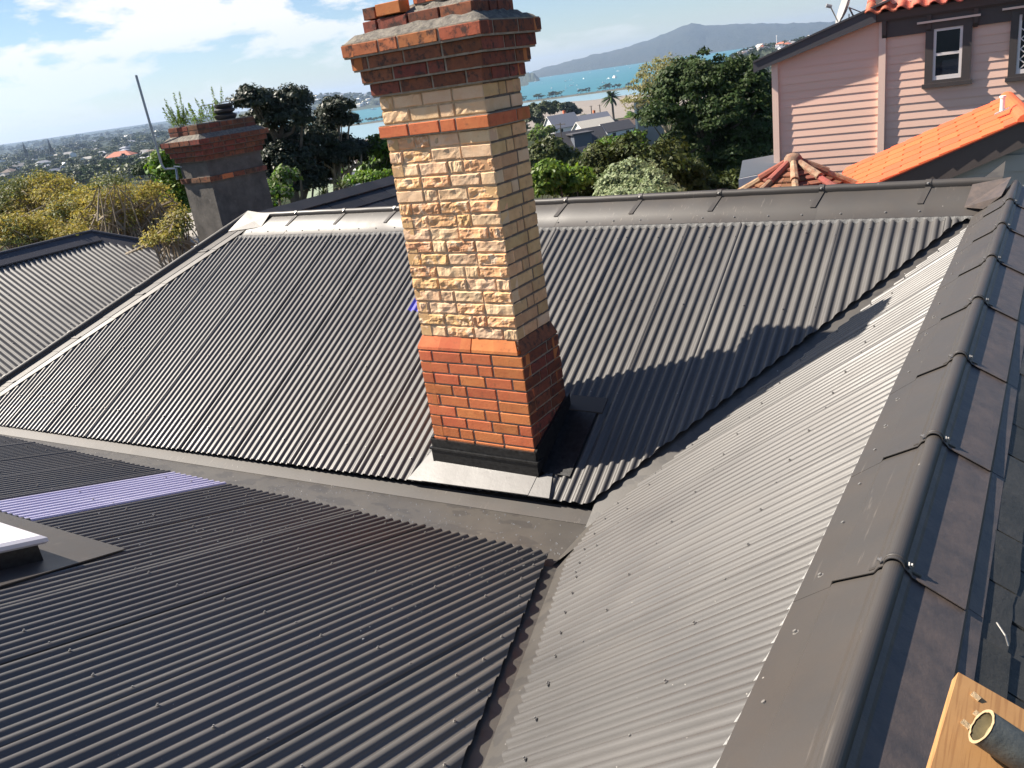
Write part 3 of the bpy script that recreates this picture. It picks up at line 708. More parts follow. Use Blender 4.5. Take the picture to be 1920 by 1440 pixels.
# red foot: eight visible courses (and what the flashing and the roof hide)
z = -1.855 - 0.0895 * 11
for i in range(11):
    zz = z + 0.0895 * i
    if zz < -2.75: 
        continue
    course(chim, X0 - 0.033, X1 + 0.033, Y0 - 0.035, Y1 + 0.035, zz, 0.0785, 'red', {'red': 1, 'soot_shade': 6}, back_red, i, seqs=(('hssss'[:4] + 'h', 'sshs', 'hsss', 'shss'), ('hss', 'sh', 'shs')))
CORE.box((X0 - 0.025, Y0 - 0.027, -3.3), (X1 + 0.025, Y1 + 0.027, -1.862))
# splay course
mb_ = []
xs_ = run_lengths(X1 - X0 + 0.066, 'sshss'); x = X0 - 0.033
for l in xs_:
    t = JT if l != xs_[-1] else 0
    a = (x - (X0 - 0.033)) / (X1 - X0 + 0.066); b = (x + l - (X0 - 0.033)) / (X1 - X0 + 0.066)
    xt0, xt1 = X0 + a * (X1 - X0), X0 + b * (X1 - X0)
    m5 = MB(); m5.add([(x, Y0 - 0.035, -1.853), (x + l, Y0 - 0.035, -1.853), (x + l, Y0 - 0.033, -1.832), (x, Y0 - 0.033, -1.832), (xt0, Y0 + 0.002, -1.757), (xt1, Y0 + 0.002, -1.757), (x, Y0 + 0.09, -1.853), (x + l, Y0 + 0.09, -1.853), (xt0, Y0 + 0.09, -1.757), (xt1, Y0 + 0.09, -1.757)],
        [(0, 1, 2, 3), (3, 2, 5, 4), (4, 5, 9, 8), (0, 3, 4, 8, 6), (1, 7, 9, 5, 2), (6, 7, 1, 0)])
    put(mesh_np('splay_brick', m5.v, m5.f, M['brick_soot_shade'] if random.random() < 0.0 else M['brick_red']), 'splay_brick', chim, Matrix.Identity(4)); x += l + t
m5 = MB(); m5.add([(X1 + 0.033, Y0 - 0.033, -1.853), (X1 + 0.033, Y1 + 0.033, -1.853), (X1 + 0.001, Y1, -1.757), (X1 + 0.001, Y0, -1.757), (X1 - 0.1, Y0 - 0.03, -1.853), (X1 - 0.1, Y1 + 0.03, -1.853), (X1 - 0.1, Y1, -1.757), (X1 - 0.1, Y0, -1.757)], [(0, 1, 2, 3), (1, 5, 6, 2), (3, 2, 6, 7)])
put(mesh_np('splay_mortar', m5.v, m5.f, M['brick_soot_shade']), 'splay_mortar', chim, Matrix.Identity(4))
CORE.box((X0 - 0.012, Y0 - 0.010, -1.862), (X1 - 0.004, Y1 + 0.01, -1.80)); 
# cream shaft: 16 courses under the band, two above
zc0, nC_, hC = -1.752, 16, 1.452 / 16
for i in range(nC_):
    w = 0.12 if i > 12 else 0.75
    kf = {'rough': w, 'roughc': 0.36, 'cream': 0.72 - w * 0.82}
    course(chim, X0, X1, Y0, Y1, zc0 + hC * i, hC - 0.0115, kf, {'pale': 3, 'cream': 0.7}, back_cream, i)
CORE2 = MB(); CORE2.box((X0 + 0.006, Y0 + 0.0085, -1.80), (X1 - 0.008, Y1 - 0.006, 0.02))
zb = zc0 + hC * nC_            # band
course(chim, X0 - 0.03, X1 + 0.03, Y0 - 0.03, Y1 + 0.03, zb, 0.078, 'red', 'red', back_red, 1)
CORE.box((X0 - 0.022, Y0 - 0.022, zb - 0.006), (X1 + 0.022, Y1 + 0.022, zb + 0.082))
for i in range(2):
    course(chim, X0, X1, Y0, Y1, zb + 0.091 + 0.092 * i, 0.081, {'cream': 1, 'roughc': 1}, {'pale': 2, 'cream': 1}, back_cream, i + 1)
for i in range(4):
    e = 0.034 * (i + 1); z0 = -0.018 + 0.0875 * i
    course(chim, X0 - e, X1 + e, Y0 - e, Y1 + e, z0, 0.0775, 'soot_shade' if i < 3 else 'cap', 'soot_shade', back_red, i)  # lower courses and right face: shade put into the brick colour, besides soot
    CORE.box((X0 - e + 0.008, Y0 - e + 0.008, z0 - 0.0105), (X1 + e - 0.008, Y1 + e - 0.008, z0 + 0.0835))
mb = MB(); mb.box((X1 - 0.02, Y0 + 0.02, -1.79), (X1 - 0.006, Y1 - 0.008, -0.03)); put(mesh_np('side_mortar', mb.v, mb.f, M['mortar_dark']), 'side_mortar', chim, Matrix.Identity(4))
for q_ in range(len(CORE.v) // 8):
    put(mesh_np('mortar_core', CORE.v[8 * q_:8 * q_ + 8], [tuple(i - 8 * q_ for i in f) for f in CORE.f[6 * q_:6 * q_ + 6]], M['mortar']), 'mortar_core', chim, Matrix.Identity(4))
put(mesh_np('mortar_core', CORE2.v, CORE2.f, M['mortar_cream']), 'mortar_core', chim, Matrix.Identity(4))
o = put(mesh_np('side_bricks', back_red.v, back_red.f, M['brick_red']), 'side_bricks', chim, Matrix.Identity(4)); o['kind'] = 'stuff'
o = put(mesh_np('side_bricks', back_cream.v, back_cream.f, M['brick_pale']), 'side_bricks', chim, Matrix.Identity(4)); o['kind'] = 'stuff'
# cement weathering and the broken upper courses
def haunch(x0, x1, y0, y1, z0, ix, iy, z1, seed, rgh=0.012, name='cement_haunch'):
    r = np.random.default_rng(seed); vs, fs = [], []; n = 10; rings = 4
    for k in range(rings + 1):
        t = k / rings; a0, a1, b0, b1 = x0 + ix * t, x1 - ix * t, y0 + iy * t, y1 - iy * t; zz = z0 + (z1 - z0) * (t ** 0.85)
        loop = [(a0 + (a1 - a0) * i / n, b0) for i in range(n)] + [(a1, b0 + (b1 - b0) * i / n) for i in range(n)] + [(a1 - (a1 - a0) * i / n, b1) for i in range(n)] + [(a0, b1 - (b1 - b0) * i / n) for i in range(n)]
        for (x, y) in loop:
            j = rgh if 0 < k else rgh * 0.35
            vs.append((x + r.normal(0, j * 0.4), y + r.normal(0, j * 0.4), zz + r.normal(0, j * 0.5)))
    N4 = 4 * n
    for k in range(rings):
        for i in range(N4): fs.append((k * N4 + i, k * N4 + (i + 1) % N4, (k + 1) * N4 + (i + 1) % N4, (k + 1) * N4 + i))
    fs.append(tuple(range(rings * N4, (rings + 1) * N4)))
    return put(mesh_np(name, vs, fs, M['cement'], True), name, chim, Matrix.Identity(4))
E4 = 0.136
haunch(X0 - E4 + 0.01, X1 + E4 - 0.01, Y0 - E4 + 0.01, Y1 + E4 - 0.01, 0.322, 0.135, 0.135, 0.40, 3)
back_up = MB(); u0, u1, w0, w1 = X0 - 0.012, X1 + 0.012, Y0 - 0.015, Y1 + 0.012
course(chim, u0, u1, w0, w1, 0.375, 0.075, 'soot_shade', 'soot_shade', back_up, 2)
haunch(u0 + 0.012, u1 - 0.012, w0 + 0.012, w1 - 0.012, 0.436, 0.16, 0.13, 0.505, 8, 0.016)
put(mesh_np('side_bricks', back_up.v, back_up.f, M['brick_soot_shade']), 'side_bricks', chim, Matrix.Identity(4))['kind'] = 'stuff'
def loose(x, y, z, L, rz, kind='red', D=0.105, H=0.076):
    v, f = brick_mesh(L, H, D, 0.0006, abs(int(x * 991)) % 97, 3, 3); f = f + [(len(v) - 4, len(v) - 1, len(v) - 2, len(v) - 3)]
    me = mesh_np('loose_brick', v, f, M['brick_red' if kind == 'red' else 'brick_soot_shade'])
    put(me, 'loose_brick', chim, Matrix.Translation((x, y, z)) @ Matrix.Rotation(rz, 4, 'Z'))
loose(-3.985, 4.655, 0.456, 0.105, 0.03, 'soot_shade', 0.2)
loose(-3.86, 4.64, 0.462, 0.205, 0.02, 'red')
back_f = MB()
for i in range(2):
    course(chim, -3.62, -3.22, 4.74, 5.06, 0.50 + 0.0865 * i, 0.076, 'red', {'red': 1, 'soot_shade': 1}, back_f, i, seqs=(('sh', 'hs'), ('sh', 'hs')))
put(mesh_np('side_bricks', back_f.v, back_f.f, M['brick_soot_shade']), 'side_bricks', chim, Matrix.Identity(4))['kind'] = 'stuff'
mb = MB(); mb.box((-3.612, 4.748, 0.49), (-3.228, 5.052, 0.66)); put(mesh_np('mortar_core', mb.v, mb.f, M['mortar']), 'mortar_core', chim, Matrix.Identity(4))
# base flashings
yF = Y0 - 0.035
mb = MB(); bx0, bx1 = X0 - 0.047, X1 + 0.047
zbr = -2.600
for (z0, z1, pr) in ((-2.80, zbr - 0.085, 0.030), (zbr - 0.085, zbr - 0.070, 0.040), (zbr - 0.070, zbr, 0.022)):
    mb.box((bx0 + 0.02 - pr, yF - pr, z0), (bx1 - 0.02 + pr, yF + 0.05, z1))
mb.build('front_flashing', M['black'], chim)
for sx, xx in ((-1, X0 - 0.033), (1, X1 + 0.033)):
    mb = MB()
    pr = [(yF - 0.01, zA(yF) - 0.05), (Y1 + 0.06, zA(Y1 + 0.06) - 0.05), (Y1 + 0.06, zA(Y1 + 0.06) + 0.12), (yF - 0.01, zbr + 0.01)]
    mb.prism([P(xx, y, z) for y, z in pr], (sx * 0.022, 0, 0)); mb.build('side_flashing', M['black'], chim)
    mb = MB(); w = 0.26 if sx > 0 else 0.12
    mb.prism([P(xx, yF + 0.02, zA(yF + 0.02) + 0.010), P(xx + sx * w, yF + 0.02, zA(yF + 0.02) + 0.010), P(xx + sx * w, Y1 + 0.12, zA(Y1 + 0.12) + 0.010), P(xx, Y1 + 0.12, zA(Y1 + 0.12) + 0.010)], (0, 0, 0.006)); mb.build('soaker_tray', M['black'], chim)
mb = MB(); mb.prism([P(X1 + 0.34, Y1 + 0.02, zA(Y1 + 0.02) + 0.012), P(X1 + 0.03, Y1 + 0.02, zA(Y1 + 0.02) + 0.012), P(X1 + 0.03, Y1 + 0.14, zA(Y1 + 0.14) + 0.012), P(X1 + 0.34, Y1 + 0.14, zA(Y1 + 0.14) + 0.012)], (0, 0, 0.012)); mb.build('soaker_end', M['iron_cap'], chim)
za = lambda y: zA(y) + 0.022
yb = lambda x: eaveA(x) - 0.012
mb = MB(); xl, xr = bx0 - 0.005, bx1 + 0.005; yt = yF - 0.03
for (p0, p1, p2, p3, dz) in (((xl + 0.015, yt), (xr - 0.015, yt), (xr - 0.02, yb(xr)), (xl - 0.02, yb(xl)), 0.004), ((xl - 0.02, yt + 0.22), (xl + 0.02, yt), (xl - 0.015, yb(xl)), (xl - 0.16, yb(xl - 0.16)), 0.0), ((xr - 0.02, yt), (xr + 0.10, yt + 0.05), (xr + 0.155, yb(xr + 0.15)), (xr - 0.02, yb(xr)), 0.0)):
    top = [P(x, y, za(y) + dz) for x, y in (p0, p3, p2, p1)]
    mb.prism(top, (0, 0, -0.006))
M['apron'] = mat('glare_paled_apron_iron', (0.10, 0.095, 0.09), 0.44, 0, 0.7, noise=(7, 0.6), col2=(0.08, 0.075, 0.07), bump=(8, 0.08, 0.02), extra=specks(30, 0.09, (0.06, 0.055, 0.05)))  # same iron as the ridge flashings, coloured paler to carry the sun's glare
mb.build('apron_flashing', M['apron'], chim)

# ================================================================== SKYLIGHT (left edge)
skl = empty('skylight', (-4.9, 1.7, -2.2), 'white domed skylight on a black kerb at the left edge of the dark roof', 'skylight')
hc = lambda y, d: zC(y) + d
sx0, sx1, sy0, sy1 = -5.75, -4.80, 0.75, 1.95
mb = MB(); mb.prism([P(sx0, sy0, hc(sy0, -0.05)), P(sx0, sy1, hc(sy1, -0.05)), P(sx0, sy1, hc(sy1, 0.14)), P(sx0, sy0, hc(sy0, 0.14))], (sx1 - sx0, 0, 0)); mb.build('kerb', M['black'], skl)
mb = MB(); n = 6
lv = [(0.03, 0.135), (0.045, 0.15), (0.045, 0.175), (0.02, 0.19), (-0.06, 0.20), (-0.2, 0.225)]
vs, fs = [], []
for g, d in lv: vs += [P(sx0 - g, sy0 - g, hc(sy0 - g, d)), P(sx1 + g, sy0 - g, hc(sy0 - g, d)), P(sx1 + g, sy1 + g, hc(sy1 + g, d)), P(sx0 - g, sy1 + g, hc(sy1 + g, d))]
for k in range(len(lv) - 1):
    for i in range(4): fs.append((k * 4 + i, k * 4 + (i + 1) % 4, k * 4 + 4 + (i + 1) % 4, k * 4 + 4 + i))
fs.append(tuple(range(len(vs) - 4, len(vs)))); mb.add(vs, fs); mb.build('dome', M['dome'], skl)
pC0 = P(-4, 2, zC(2) + 0.016); t1, t2, t3 = onplane(23, 968, pC0, NC), onplane(235, 1031, pC0, NC), onplane(-40, 1113, pC0, NC)
mb = MB(); mb.prism([t1 + (t1 - t2) * 0.6, t2, t3, t3 + Vector((-1.6, -0.3, 0.3 * TC))], (0, 0, 0.008)); mb.build('flashing_tray', M['iron_cap'], skl)

# ================================================================== SCAFFOLD BOARD AND TUBE (bottom right)
bn = Vector((math.sin(math.radians(24)), 0.0, math.cos(math.radians(24))))
bp0 = atz(1797, 1260, -0.86)
c0 = bp0.copy(); e1 = onplane(1925, 1333, bp0, bn) - c0; e2 = onplane(1742, 1450, bp0, bn) - c0
mb = MB(); mb.prism([c0, c0 + e2 * 1.9, c0 + e2 * 1.9 + e1 * 2.6, c0 + e1 * 2.6], bn * -0.018)
pl = empty('scaffold_board', c0, 'orange-brown sawn timber board with a short grey tube lying across it', 'board')
mb.build('plank', M['timber'], pl)
def woodgrain(mt, ax):
    N, L = mt.node_tree.nodes, mt.node_tree.links; b = N['Principled BSDF']; cur = b.inputs['Base Color'].links[0].from_socket
    g = N.new('ShaderNodeNewGeometry'); mp_ = N.new('ShaderNodeMapping'); mp_.inputs['Rotation'].default_value = (0, 0, ax); mp_.inputs['Scale'].default_value = (260, 9, 30)
    L.new(g.outputs['Position'], mp_.inputs[0]); t = N.new('ShaderNodeTexNoise'); t.inputs['Scale'].default_value = 1; t.inputs['Detail'].default_value = 4; L.new(mp_.outputs[0], t.inputs['Vector'])
    r = N.new('ShaderNodeMapRange'); r.inputs['From Min'].default_value = 0.5; r.inputs['From Max'].default_value = 0.62; r.inputs['To Max'].default_value = 0.6; L.new(t.outputs['Fac'], r.inputs['Value'])
    mx = N.new('ShaderNodeMixRGB'); mx.inputs[2].default_value = (0.28, 0.13, 0.045, 1); L.new(r.outputs[0], mx.inputs[0]); L.new(cur, mx.inputs[1]); L.new(mx.outputs[0], b.inputs['Base Color'])
woodgrain(M['timber'], math.atan2(e2.x, -e2.y))
mb = MB()
for u, v in ((1822, 1300), (1803, 1352), (1826, 1335)):
    q = onplane(u, v, bp0 + bn * 0.001, bn); mb.bar(q, q + e1 * 0.12 + e2 * 0.02, 0.008, 0.004)
mb.build('splinters', M['rimtan'], pl)['kind'] = 'stuff'
tr = 0.0235
ta = onplane(1842, 1363, bp0 + bn * (tr + 0.012), bn); tb = ta + Vector(ROT @ np.array([0.80, 0.53, -0.16])).normalized() * 0.5
tb_ = empty('scaffold_tube', ta, 'weathered grey tube with rough tan cut end lying on the timber board', 'tube')
mb = MB(); mb.tube([ta, tb], tr, 28, cap=False); mb.build('tube_wall', M['tubegrey'], tb_, smooth=True)
d = (tb - ta).normalized(); mb = MB(); mb.tube([ta + d * 0.0005, ta + d * 0.016, ta + d * 0.019], [tr * 0.86, tr * 0.84, 0.001], 28, cap=False); mb.build('tube_bore', M['tubein'], tb_, smooth=True)
mb = MB(); a_ = d.cross(Vector((0, 0, 1))).normalized(); b_ = d.cross(a_); vs = []
for ring_, rr in ((0, tr * 1.02), (1, tr * 0.84)):
    for k in range(28):
        t = 2 * math.pi * k / 28; j = random.uniform(-0.0006, 0.0006); vs.append(ta + (a_ * math.cos(t) + b_ * math.sin(t)) * (rr + j * (ring_ * 1.2)) - d * (0.0015 + j))
mb.add(vs, [(k, (k + 1) % 28, 28 + (k + 1) % 28, 28 + k) for k in range(28)]); mb.build('cut_rim', M['rimtan'], tb_)

# ================================================================== NEIGHBOURING ROOFS AND CHIMNEY
# left corrugated roof, its ridge parallel to Y
lr = empty('house', (-12.0, 5.0, -6.6), 'low dark corrugated iron roof with black ridge at the left edge, below the yellow trees', 'house')
XL, ZL, TL, KL = -14.76, -1.71, math.tan(math.radians(28)), 1.2
zL = lambda x: ZL - TL * (x - XL)
NL = Vector((math.sin(math.atan(TL)), 0, math.cos(math.atan(TL))))
posL = lambda u, v: P(v, u * KL, zL(v))
cutsL = [2.4 + 0.762 * k for k in range(8)] + [8.6, 9.4]
polyL = [(2.2, XL + 0.1), (7.2, XL + 0.1), (9.2, XL + 2.5), (9.2, XL + 3.6), (2.2, XL + 3.6)]
lay_sheets(lr, polyL, cutsL, posL, NL, M['iron'], lift_end=0.002, amp=0.012)
def long_cap(parent, a, b, d1, d2, name='ridge_cap', r=0.035, rise=0.06):
    """barge-like cap along a-b with two wings given as offset vectors"""
    a, b = Vector(a), Vector(b); mb = MB(); up_ = Vector((0, 0, rise))
    for dd in (d1, d2):
        dd = Vector(dd); mb.prism([a + up_, a + dd, a + dd + Vector((0, 0, 0.02)), a + up_ + Vector((0, 0, 0.02))], b - a)
    mb.tube([a + up_ + Vector((0, 0, 0.012)), b + up_ + Vector((0, 0, 0.012))], r, 8)
    return mb.build(name, M['grey_trim'], parent, smooth=False)
YL = 7.28 * KL
long_cap(lr, (XL, 1.5, ZL), (XL, YL, ZL), (0.24, 0, -0.24 * TL + 0.02), (-0.36, 0, -0.19))
long_cap(lr, (XL, YL, ZL), (XL + 2.6, YL + 2.6, ZL - 2.6 * TL), (0.16, -0.13, -0.11), (-0.12, 0.18, -0.24), 'hip_cap')
mb = MB(); mb.quad(P(XL, 1.5, ZL - 0.03), P(XL, YL, ZL - 0.03), P(XL - 3, YL + 3, ZL - 1.6), P(XL - 3, 1.5, ZL - 1.6)); mb.quad(P(XL, YL, ZL - 0.03), P(XL + 2.6, YL + 2.6, ZL - 2.6 * TL - 0.03), P(XL, YL + 5, ZL - 2.5), P(XL - 3, YL + 3, ZL - 1.6)); mb.build('rear_roof', M['grey_trim'], lr)
mb = MB(); mb.box((XL - 2.6, 1.6, -8), (XL + 3.4, YL + 2.2, -3.8)); mb.build('wall', M['sage'], lr)
pts = MB()
for k in range(9):
    for x in (XL + 0.9, XL + 1.9):
        for q in (0, 3, 7):
            u = cutsL[k + 1] - PITCH * q; iv = clip_interval(polyL, u)
            if iv and iv[0] < x < iv[1]: screw(pts, posL(u, x) + NL * 0.012, NL, 0.008)
pts.build('roof_screws', M['screw'], lr)['kind'] = 'stuff'

# slate wing behind the ridge: ridge parallel to Y, slates fall to +X
sw = empty('house', (-7.5, 9.5, -6.6), 'dark slate roof wing rising behind the ridge, left of the tall chimney', 'house')
XS, ZS, TS = -8.75, -1.262, math.tan(math.radians(32))
zS = lambda x: ZS - TS * (x - XS)
mb = MB(); mb.quad(P(XS, 7.3, ZS - 0.04), P(XS, 11.55, ZS - 0.04), P(XS + 4, 11.55, zS(XS + 4) - 0.04), P(XS + 4, 7.3, zS(XS + 4) - 0.04)); mb.quad(P(XS, 7.3, ZS - 0.04), P(XS - 3, 7.3, ZS - 2.0), P(XS - 3, 11.55, ZS - 2.0), P(XS, 11.55, ZS - 0.04)); mb.build('roof_deck', M['grey_trim'], sw)
cL, sL = math.cos(math.atan(TS)), math.sin(math.atan(TS))
sme = []
for k in range(3):
    m5 = MB(); m5.box((-0.005, 0.003, -0.008), (0.265, 0.597 - 0.004 * k, 0.008)); sme.append(mesh_np('slate', m5.v, m5.f, M['slate_rear']))
for c in range(7):
    for k in range(7):
        y = 7.35 + 0.6 * k + (0.3 if c % 2 else 0); x = XS + 0.14 + c * 0.21
        mm = Matrix(((cL, 0, sL, x), (0, 1, 0, y), (-sL, 0, cL, zS(x) + 0.006), (0, 0, 0, 1))) @ Matrix.Rotation(-0.045 + random.uniform(-0.008, 0.008), 4, 'Y')
        put(random.choice(sme), 'slate', sw, mm)
for k in range(7):
    mb = MB(); y0, y1 = 7.33 + 0.6 * k, 7.33 + 0.6 * k + 0.612
    for dd in ((0.17, -0.17 * TS + 0.03), (-0.17, -0.17 * TS + 0.02)):
        a = P(XS, y0, ZS + 0.02); mb.prism([a, a + P(dd[0], 0, dd[1] - 0.02), a + P(dd[0], 0, dd[1] - 0.008), a + P(0, 0, 0.014)], (0, y1 - y0, 0.004))
    mb.build('ridge_tile', M['slate_rear'], sw)
mb = MB(); mb.box((XS - 2.6, 7.6, -8), (XS + 3.6, 11.3, -3.6)); mb.build('wall', M['sage'], sw)

# rendered chimney behind the hip
c2 = empty('rendered_chimney', (-12.4, 10.0, -3.2), 'squat grey rendered chimney with red brick cap and weeds growing on top', 'chimney')
RX0, RX1, RY0, RY1 = -12.72, -12.0, 9.42, 10.62
mb = MB(); mb.box((RX0, RY0, -4.2), (RX1, RY1, -0.955)); mb.build('rendered_shaft', M['render'], c2)
mb = MB(); mb.box((RX0 + 0.004, RY0 + 0.004, -0.955), (RX1 - 0.004, RY1 - 0.004, -0.42)); mb.build('rendered_neck', M['render'], c2)
def course2(z, e, H, kinds, d=0.11):
    for side in (0, 1):
        t, run = 0.0, (RX1 - RX0 + 2 * e) if side == 0 else (RY1 - RY0 + 2 * e)
        n = max(2, int(round(run / 0.232))); L = (run - JT * (n - 1)) / n
        off = 0
        for i in range(n):
            me = brick_pool(random.choice(kinds), 0.2, H, 0.1)
            if side == 0: mm = Matrix.Translation((RX0 - e + t, RY0 - e, z)) @ Matrix.Diagonal((L / 0.2, 1.6, 1, 1))
            else: mm = Matrix.Translation((RX1 + e, RY0 - e + t, z)) @ Matrix.Rotation(math.pi / 2, 4, 'Z') @ Matrix.Diagonal((L / 0.2, 1.6, 1, 1))
            put(me, 'brick', c2, mm); t += L + JT
    mb = MB(); mb.box((RX0 - e + 0.006, RY0 - e + 0.006, z - 0.008), (RX1 + e - 0.006, RY1 + e - 0.006, z + H - 0.001)); mb.build('mortar_core', M['mortar_dark'], c2)
course2(-1.01, 0.035, 0.085, ['red', 'dull', 'soot_shade'])
for i in range(4): course2(-0.66 + 0.09 * i, 0.04 * (i + 1), 0.08, ['soot_shade'])
e_ = 0.16
mb = MB(); lo = [(RX0 - e_ + .02, RY0 - e_ + .02), (RX1 + e_ - .02, RY0 - e_ + .02), (RX1 + e_ - .02, RY1 + e_ - .02), (RX0 - e_ + .02, RY1 + e_ - .02)]; hi = [(RX0 - .03, RY0 - .03), (RX1 + .03, RY0 - .03), (RX1 + .03, RY1 + .03), (RX0 - .03, RY1 + .03)]
mb.add([P(x, y, -0.315) for x, y in lo] + [P(x, y, -0.235) for x, y in hi], [(0, 1, 5, 4), (1, 2, 6, 5), (2, 3, 7, 6), (3, 0, 4, 7), (4, 5, 6, 7)]); mb.build('cement_haunch', M['cement'], c2)
course2(-0.25, 0.02, 0.075, ['dull']); course2(-0.165, 0.02, 0.075, ['dull', 'soot_shade'])
mb = MB(); mb.box((RX0, RY0, -0.12), (RX1, RY1, -0.075)); mb.build('cap_top', M['cement'], c2)
pot = MB()
for k, (r0, z0) in enumerate(((0.15, -0.08), (0.19, -0.03), (0.19, 0.0), (0.13, 0.03), (0.18, 0.06), (0.18, 0.09), (0.13, 0.12), (0.16, 0.15), (0.16, 0.18), (0.02, 0.19))):
    pot.v += [(-12.3 + r0 * math.cos(t), 10.3 + r0 * math.sin(t), z0) for t in [2 * math.pi * q / 16 for q in range(16)]]
for k in range(9):
    for q in range(16): pot.f.append((k * 16 + q, k * 16 + (q + 1) % 16, (k + 1) * 16 + (q + 1) % 16, (k + 1) * 16 + q)); pot.m.append(0)
pot.build('cowl', M['slate_rear'], c2, smooth=True)
mb = MB(); mb.bar(P(-12.66, 10.12, 0.20), P(-11.95, 10.5, 0.22), 0.02, 0.015); mb.build('cowl_bar', M['tan_pot'], c2)

# bent aerial pole clamped to the rendered chimney
pole = empty('aerial_pole', (-12.8, 9.6, -1.0), 'thin grey bent pole leaning up beside the rendered chimney', 'pole')
pt = atx(255, 141, -12.95); pb_ = atx(303, 308, -12.95)
k1, k2, k3 = atx(309, 317, -12.93), atx(330, 316, -12.80), atx(333, 337, -12.76)
mb = MB(); mb.tube([pt, pb_, (pb_ + k1) / 2 + Vector((0, 0, -0.01)), k1, k2, k3], 0.021, 8); mb.build('pole_tube', M['galv'], pole, smooth=True)
mb = MB(); mb.bar(atx(326, 312, -12.82), atx(360, 314, -12.5), 0.03, 0.015); mb.build('clamp_band', M['galv'], pole)

# ------------------------------------------------------------------ pink weatherboard house
th = math.radians(4); E_ = Vector((math.cos(th), math.sin(th), 0)); N_W = Vector((math.sin(th), -math.cos(th), 0))
SC = 15.0 / 12.5
w0 = ray(1650, 200); PW = Vector(w0 * 15.0 / w0[1])
pk = empty('house', PW - Vector((0, 0, 4.5)), 'pink weatherboard house with dark brown window trim at the top right', 'house')
def wsz(u, v, off=0.0):
    q = onplane(u, v, PW + N_W * off, N_W); return q.dot(E_), q.z
S0 = PW.dot(E_); NN0 = PW.dot(N_W)
def W3(s, z, off=0.0): return E_ * s + N_W * (NN0 + off) + Vector((0, 0, z))
sA, zAt = wsz(1453, 125); sB, _ = wsz(1653, 160); _, zBo = wsz(1457, 330)
slopeL, slopeR = wsz(1430, 125), wsz(1645, 38)     # underside of the lean-to barge
zlean = lambda s: slopeL[1] + (s - slopeL[0]) * (slopeR[1] - slopeL[1]) / (slopeR[0] - slopeL[0])
BH = 0.122
def board(sa0, sa1, sb, z, top=None):
    """one weatherboard: bottom edge stands proud, top tucks under the one above"""
    H = BH + 0.008
    pts0 = [W3(sa0, z, 0.015), W3(sb, z, 0.015), W3(sb, z + H, 0.004), W3(sa1, z + H, 0.004)]
    back = [W3(sa0, z, 0.0), W3(sb, z, 0.0)]
    mb = MB(); mb.add(pts0 + back, [(0, 1, 2, 3), (0, 4, 5, 1)]); mb.build('weatherboard', M['pink'], pk)
z = zBo - 1.2
sR = wsz(2080, 120)[0]
win = [(wsz(1733, 150)[0], wsz(1822, 150)[0], wsz(1735, 158)[1], wsz(1822, 33)[1])]
zEave = wsz(1840, 14)[1]
while z < zEave + 0.1:
    if z < zlean(sB) - 0.02:
        inv = lambda zz: slopeL[0] + (zz - slopeL[1]) / (slopeR[1] - slopeL[1]) * (slopeR[0] - slopeL[0])
        board(max(sA, inv(z) - 0.05), max(sA, inv(z + BH) - 0.05), sB - 0.02, z)
    board(sB + 0.02, sB + 0.02, sR, z)
    z += BH
mb = MB()   # wall behind the boards
mb.prism([W3(sA + 0.02, zBo - 3.5, -0.002), W3(sR, zBo - 3.5, -0.002), W3(sR, zEave + 0.5, -0.002), W3(sB, zEave + 0.3, -0.002), W3(sA + 0.02, zAt - 0.05, -0.002)], -N_W * 3.4); mb.build('wall', M['pink'], pk)
for s, zt in ((sA, zlean(sA) + 0.02), (sB, zEave + 0.02)):
    mb = MB(); mb.prism([W3(s - 0.045, zBo - 1.5, 0.0), W3(s + 0.055, zBo - 1.5, 0.0), W3(s + 0.055, zBo - 1.5, 0.062), W3(s - 0.045, zBo - 1.5, 0.062)], (0, 0, zt - zBo + 1.5)); mb.build('corner_board', M['pink_trim'], pk)
mb = MB(); a, b = slopeL, slopeR
mb.prism([W3(a[0] - 0.12, zlean(a[0] - 0.12) - 0.04, 0.16), W3(b[0], zlean(b[0]) - 0.02, 0.16), W3(b[0], zlean(b[0]) + 0.19, 0.16), W3(a[0] - 0.12, zlean(a[0] - 0.12) + 0.11, 0.16)], -N_W * 0.04); mb.build('barge_board', M['grey_trim'], pk)
mb = MB(); mb.prism([W3(a[0] - 0.12, zlean(a[0] - 0.12) + 0.112, 0.18), W3(b[0] + 0.2, zlean(b[0] + 0.2) + 0.20, 0.18), W3(b[0] + 0.2, zlean(b[0] + 0.2) + 0.23, 0.18), W3(a[0] - 0.12, zlean(a[0] - 0.12) + 0.14, 0.18)], -N_W * 3.6); mb.build('lean_to_roof', M['grey_trim'], pk)
# eave, gutter and the orange clay tiles above
sE = wsz(1618, 30)[0]
mb = MB(); mb.prism([W3(sE + 0.12, zEave, 0.095), W3(sE + 0.12, zEave + 0.14, 0.095), W3(sE + 0.12, zEave + 0.52, -0.3), W3(sE + 0.12, zEave, 0.03)], E_ * (sR - sE)); mb.build('eave_soffit', M['brown_trim'], pk)
mb = MB(); mb.prism([W3(sE, zEave + 0.03, 0.10), W3(sE, zEave + 0.02, 0.125), W3(sE, zEave + 0.13, 0.135), W3(sE, zEave + 0.13, 0.08)], E_ * (sR - sE)); mb.build('gutter', M['brown_trim'], pk)
mb = MB(); mb.prism([W3(sB - 0.04, zEave - 0.24, 0.034), W3(sB - 0.04, zEave - 0.24, 0.05), W3(sB - 0.04, zEave, 0.05), W3(sB - 0.04, zEave, 0.034)], E_ * (sR - sB)); mb.build('frieze_board', M['brown_trim'], pk)
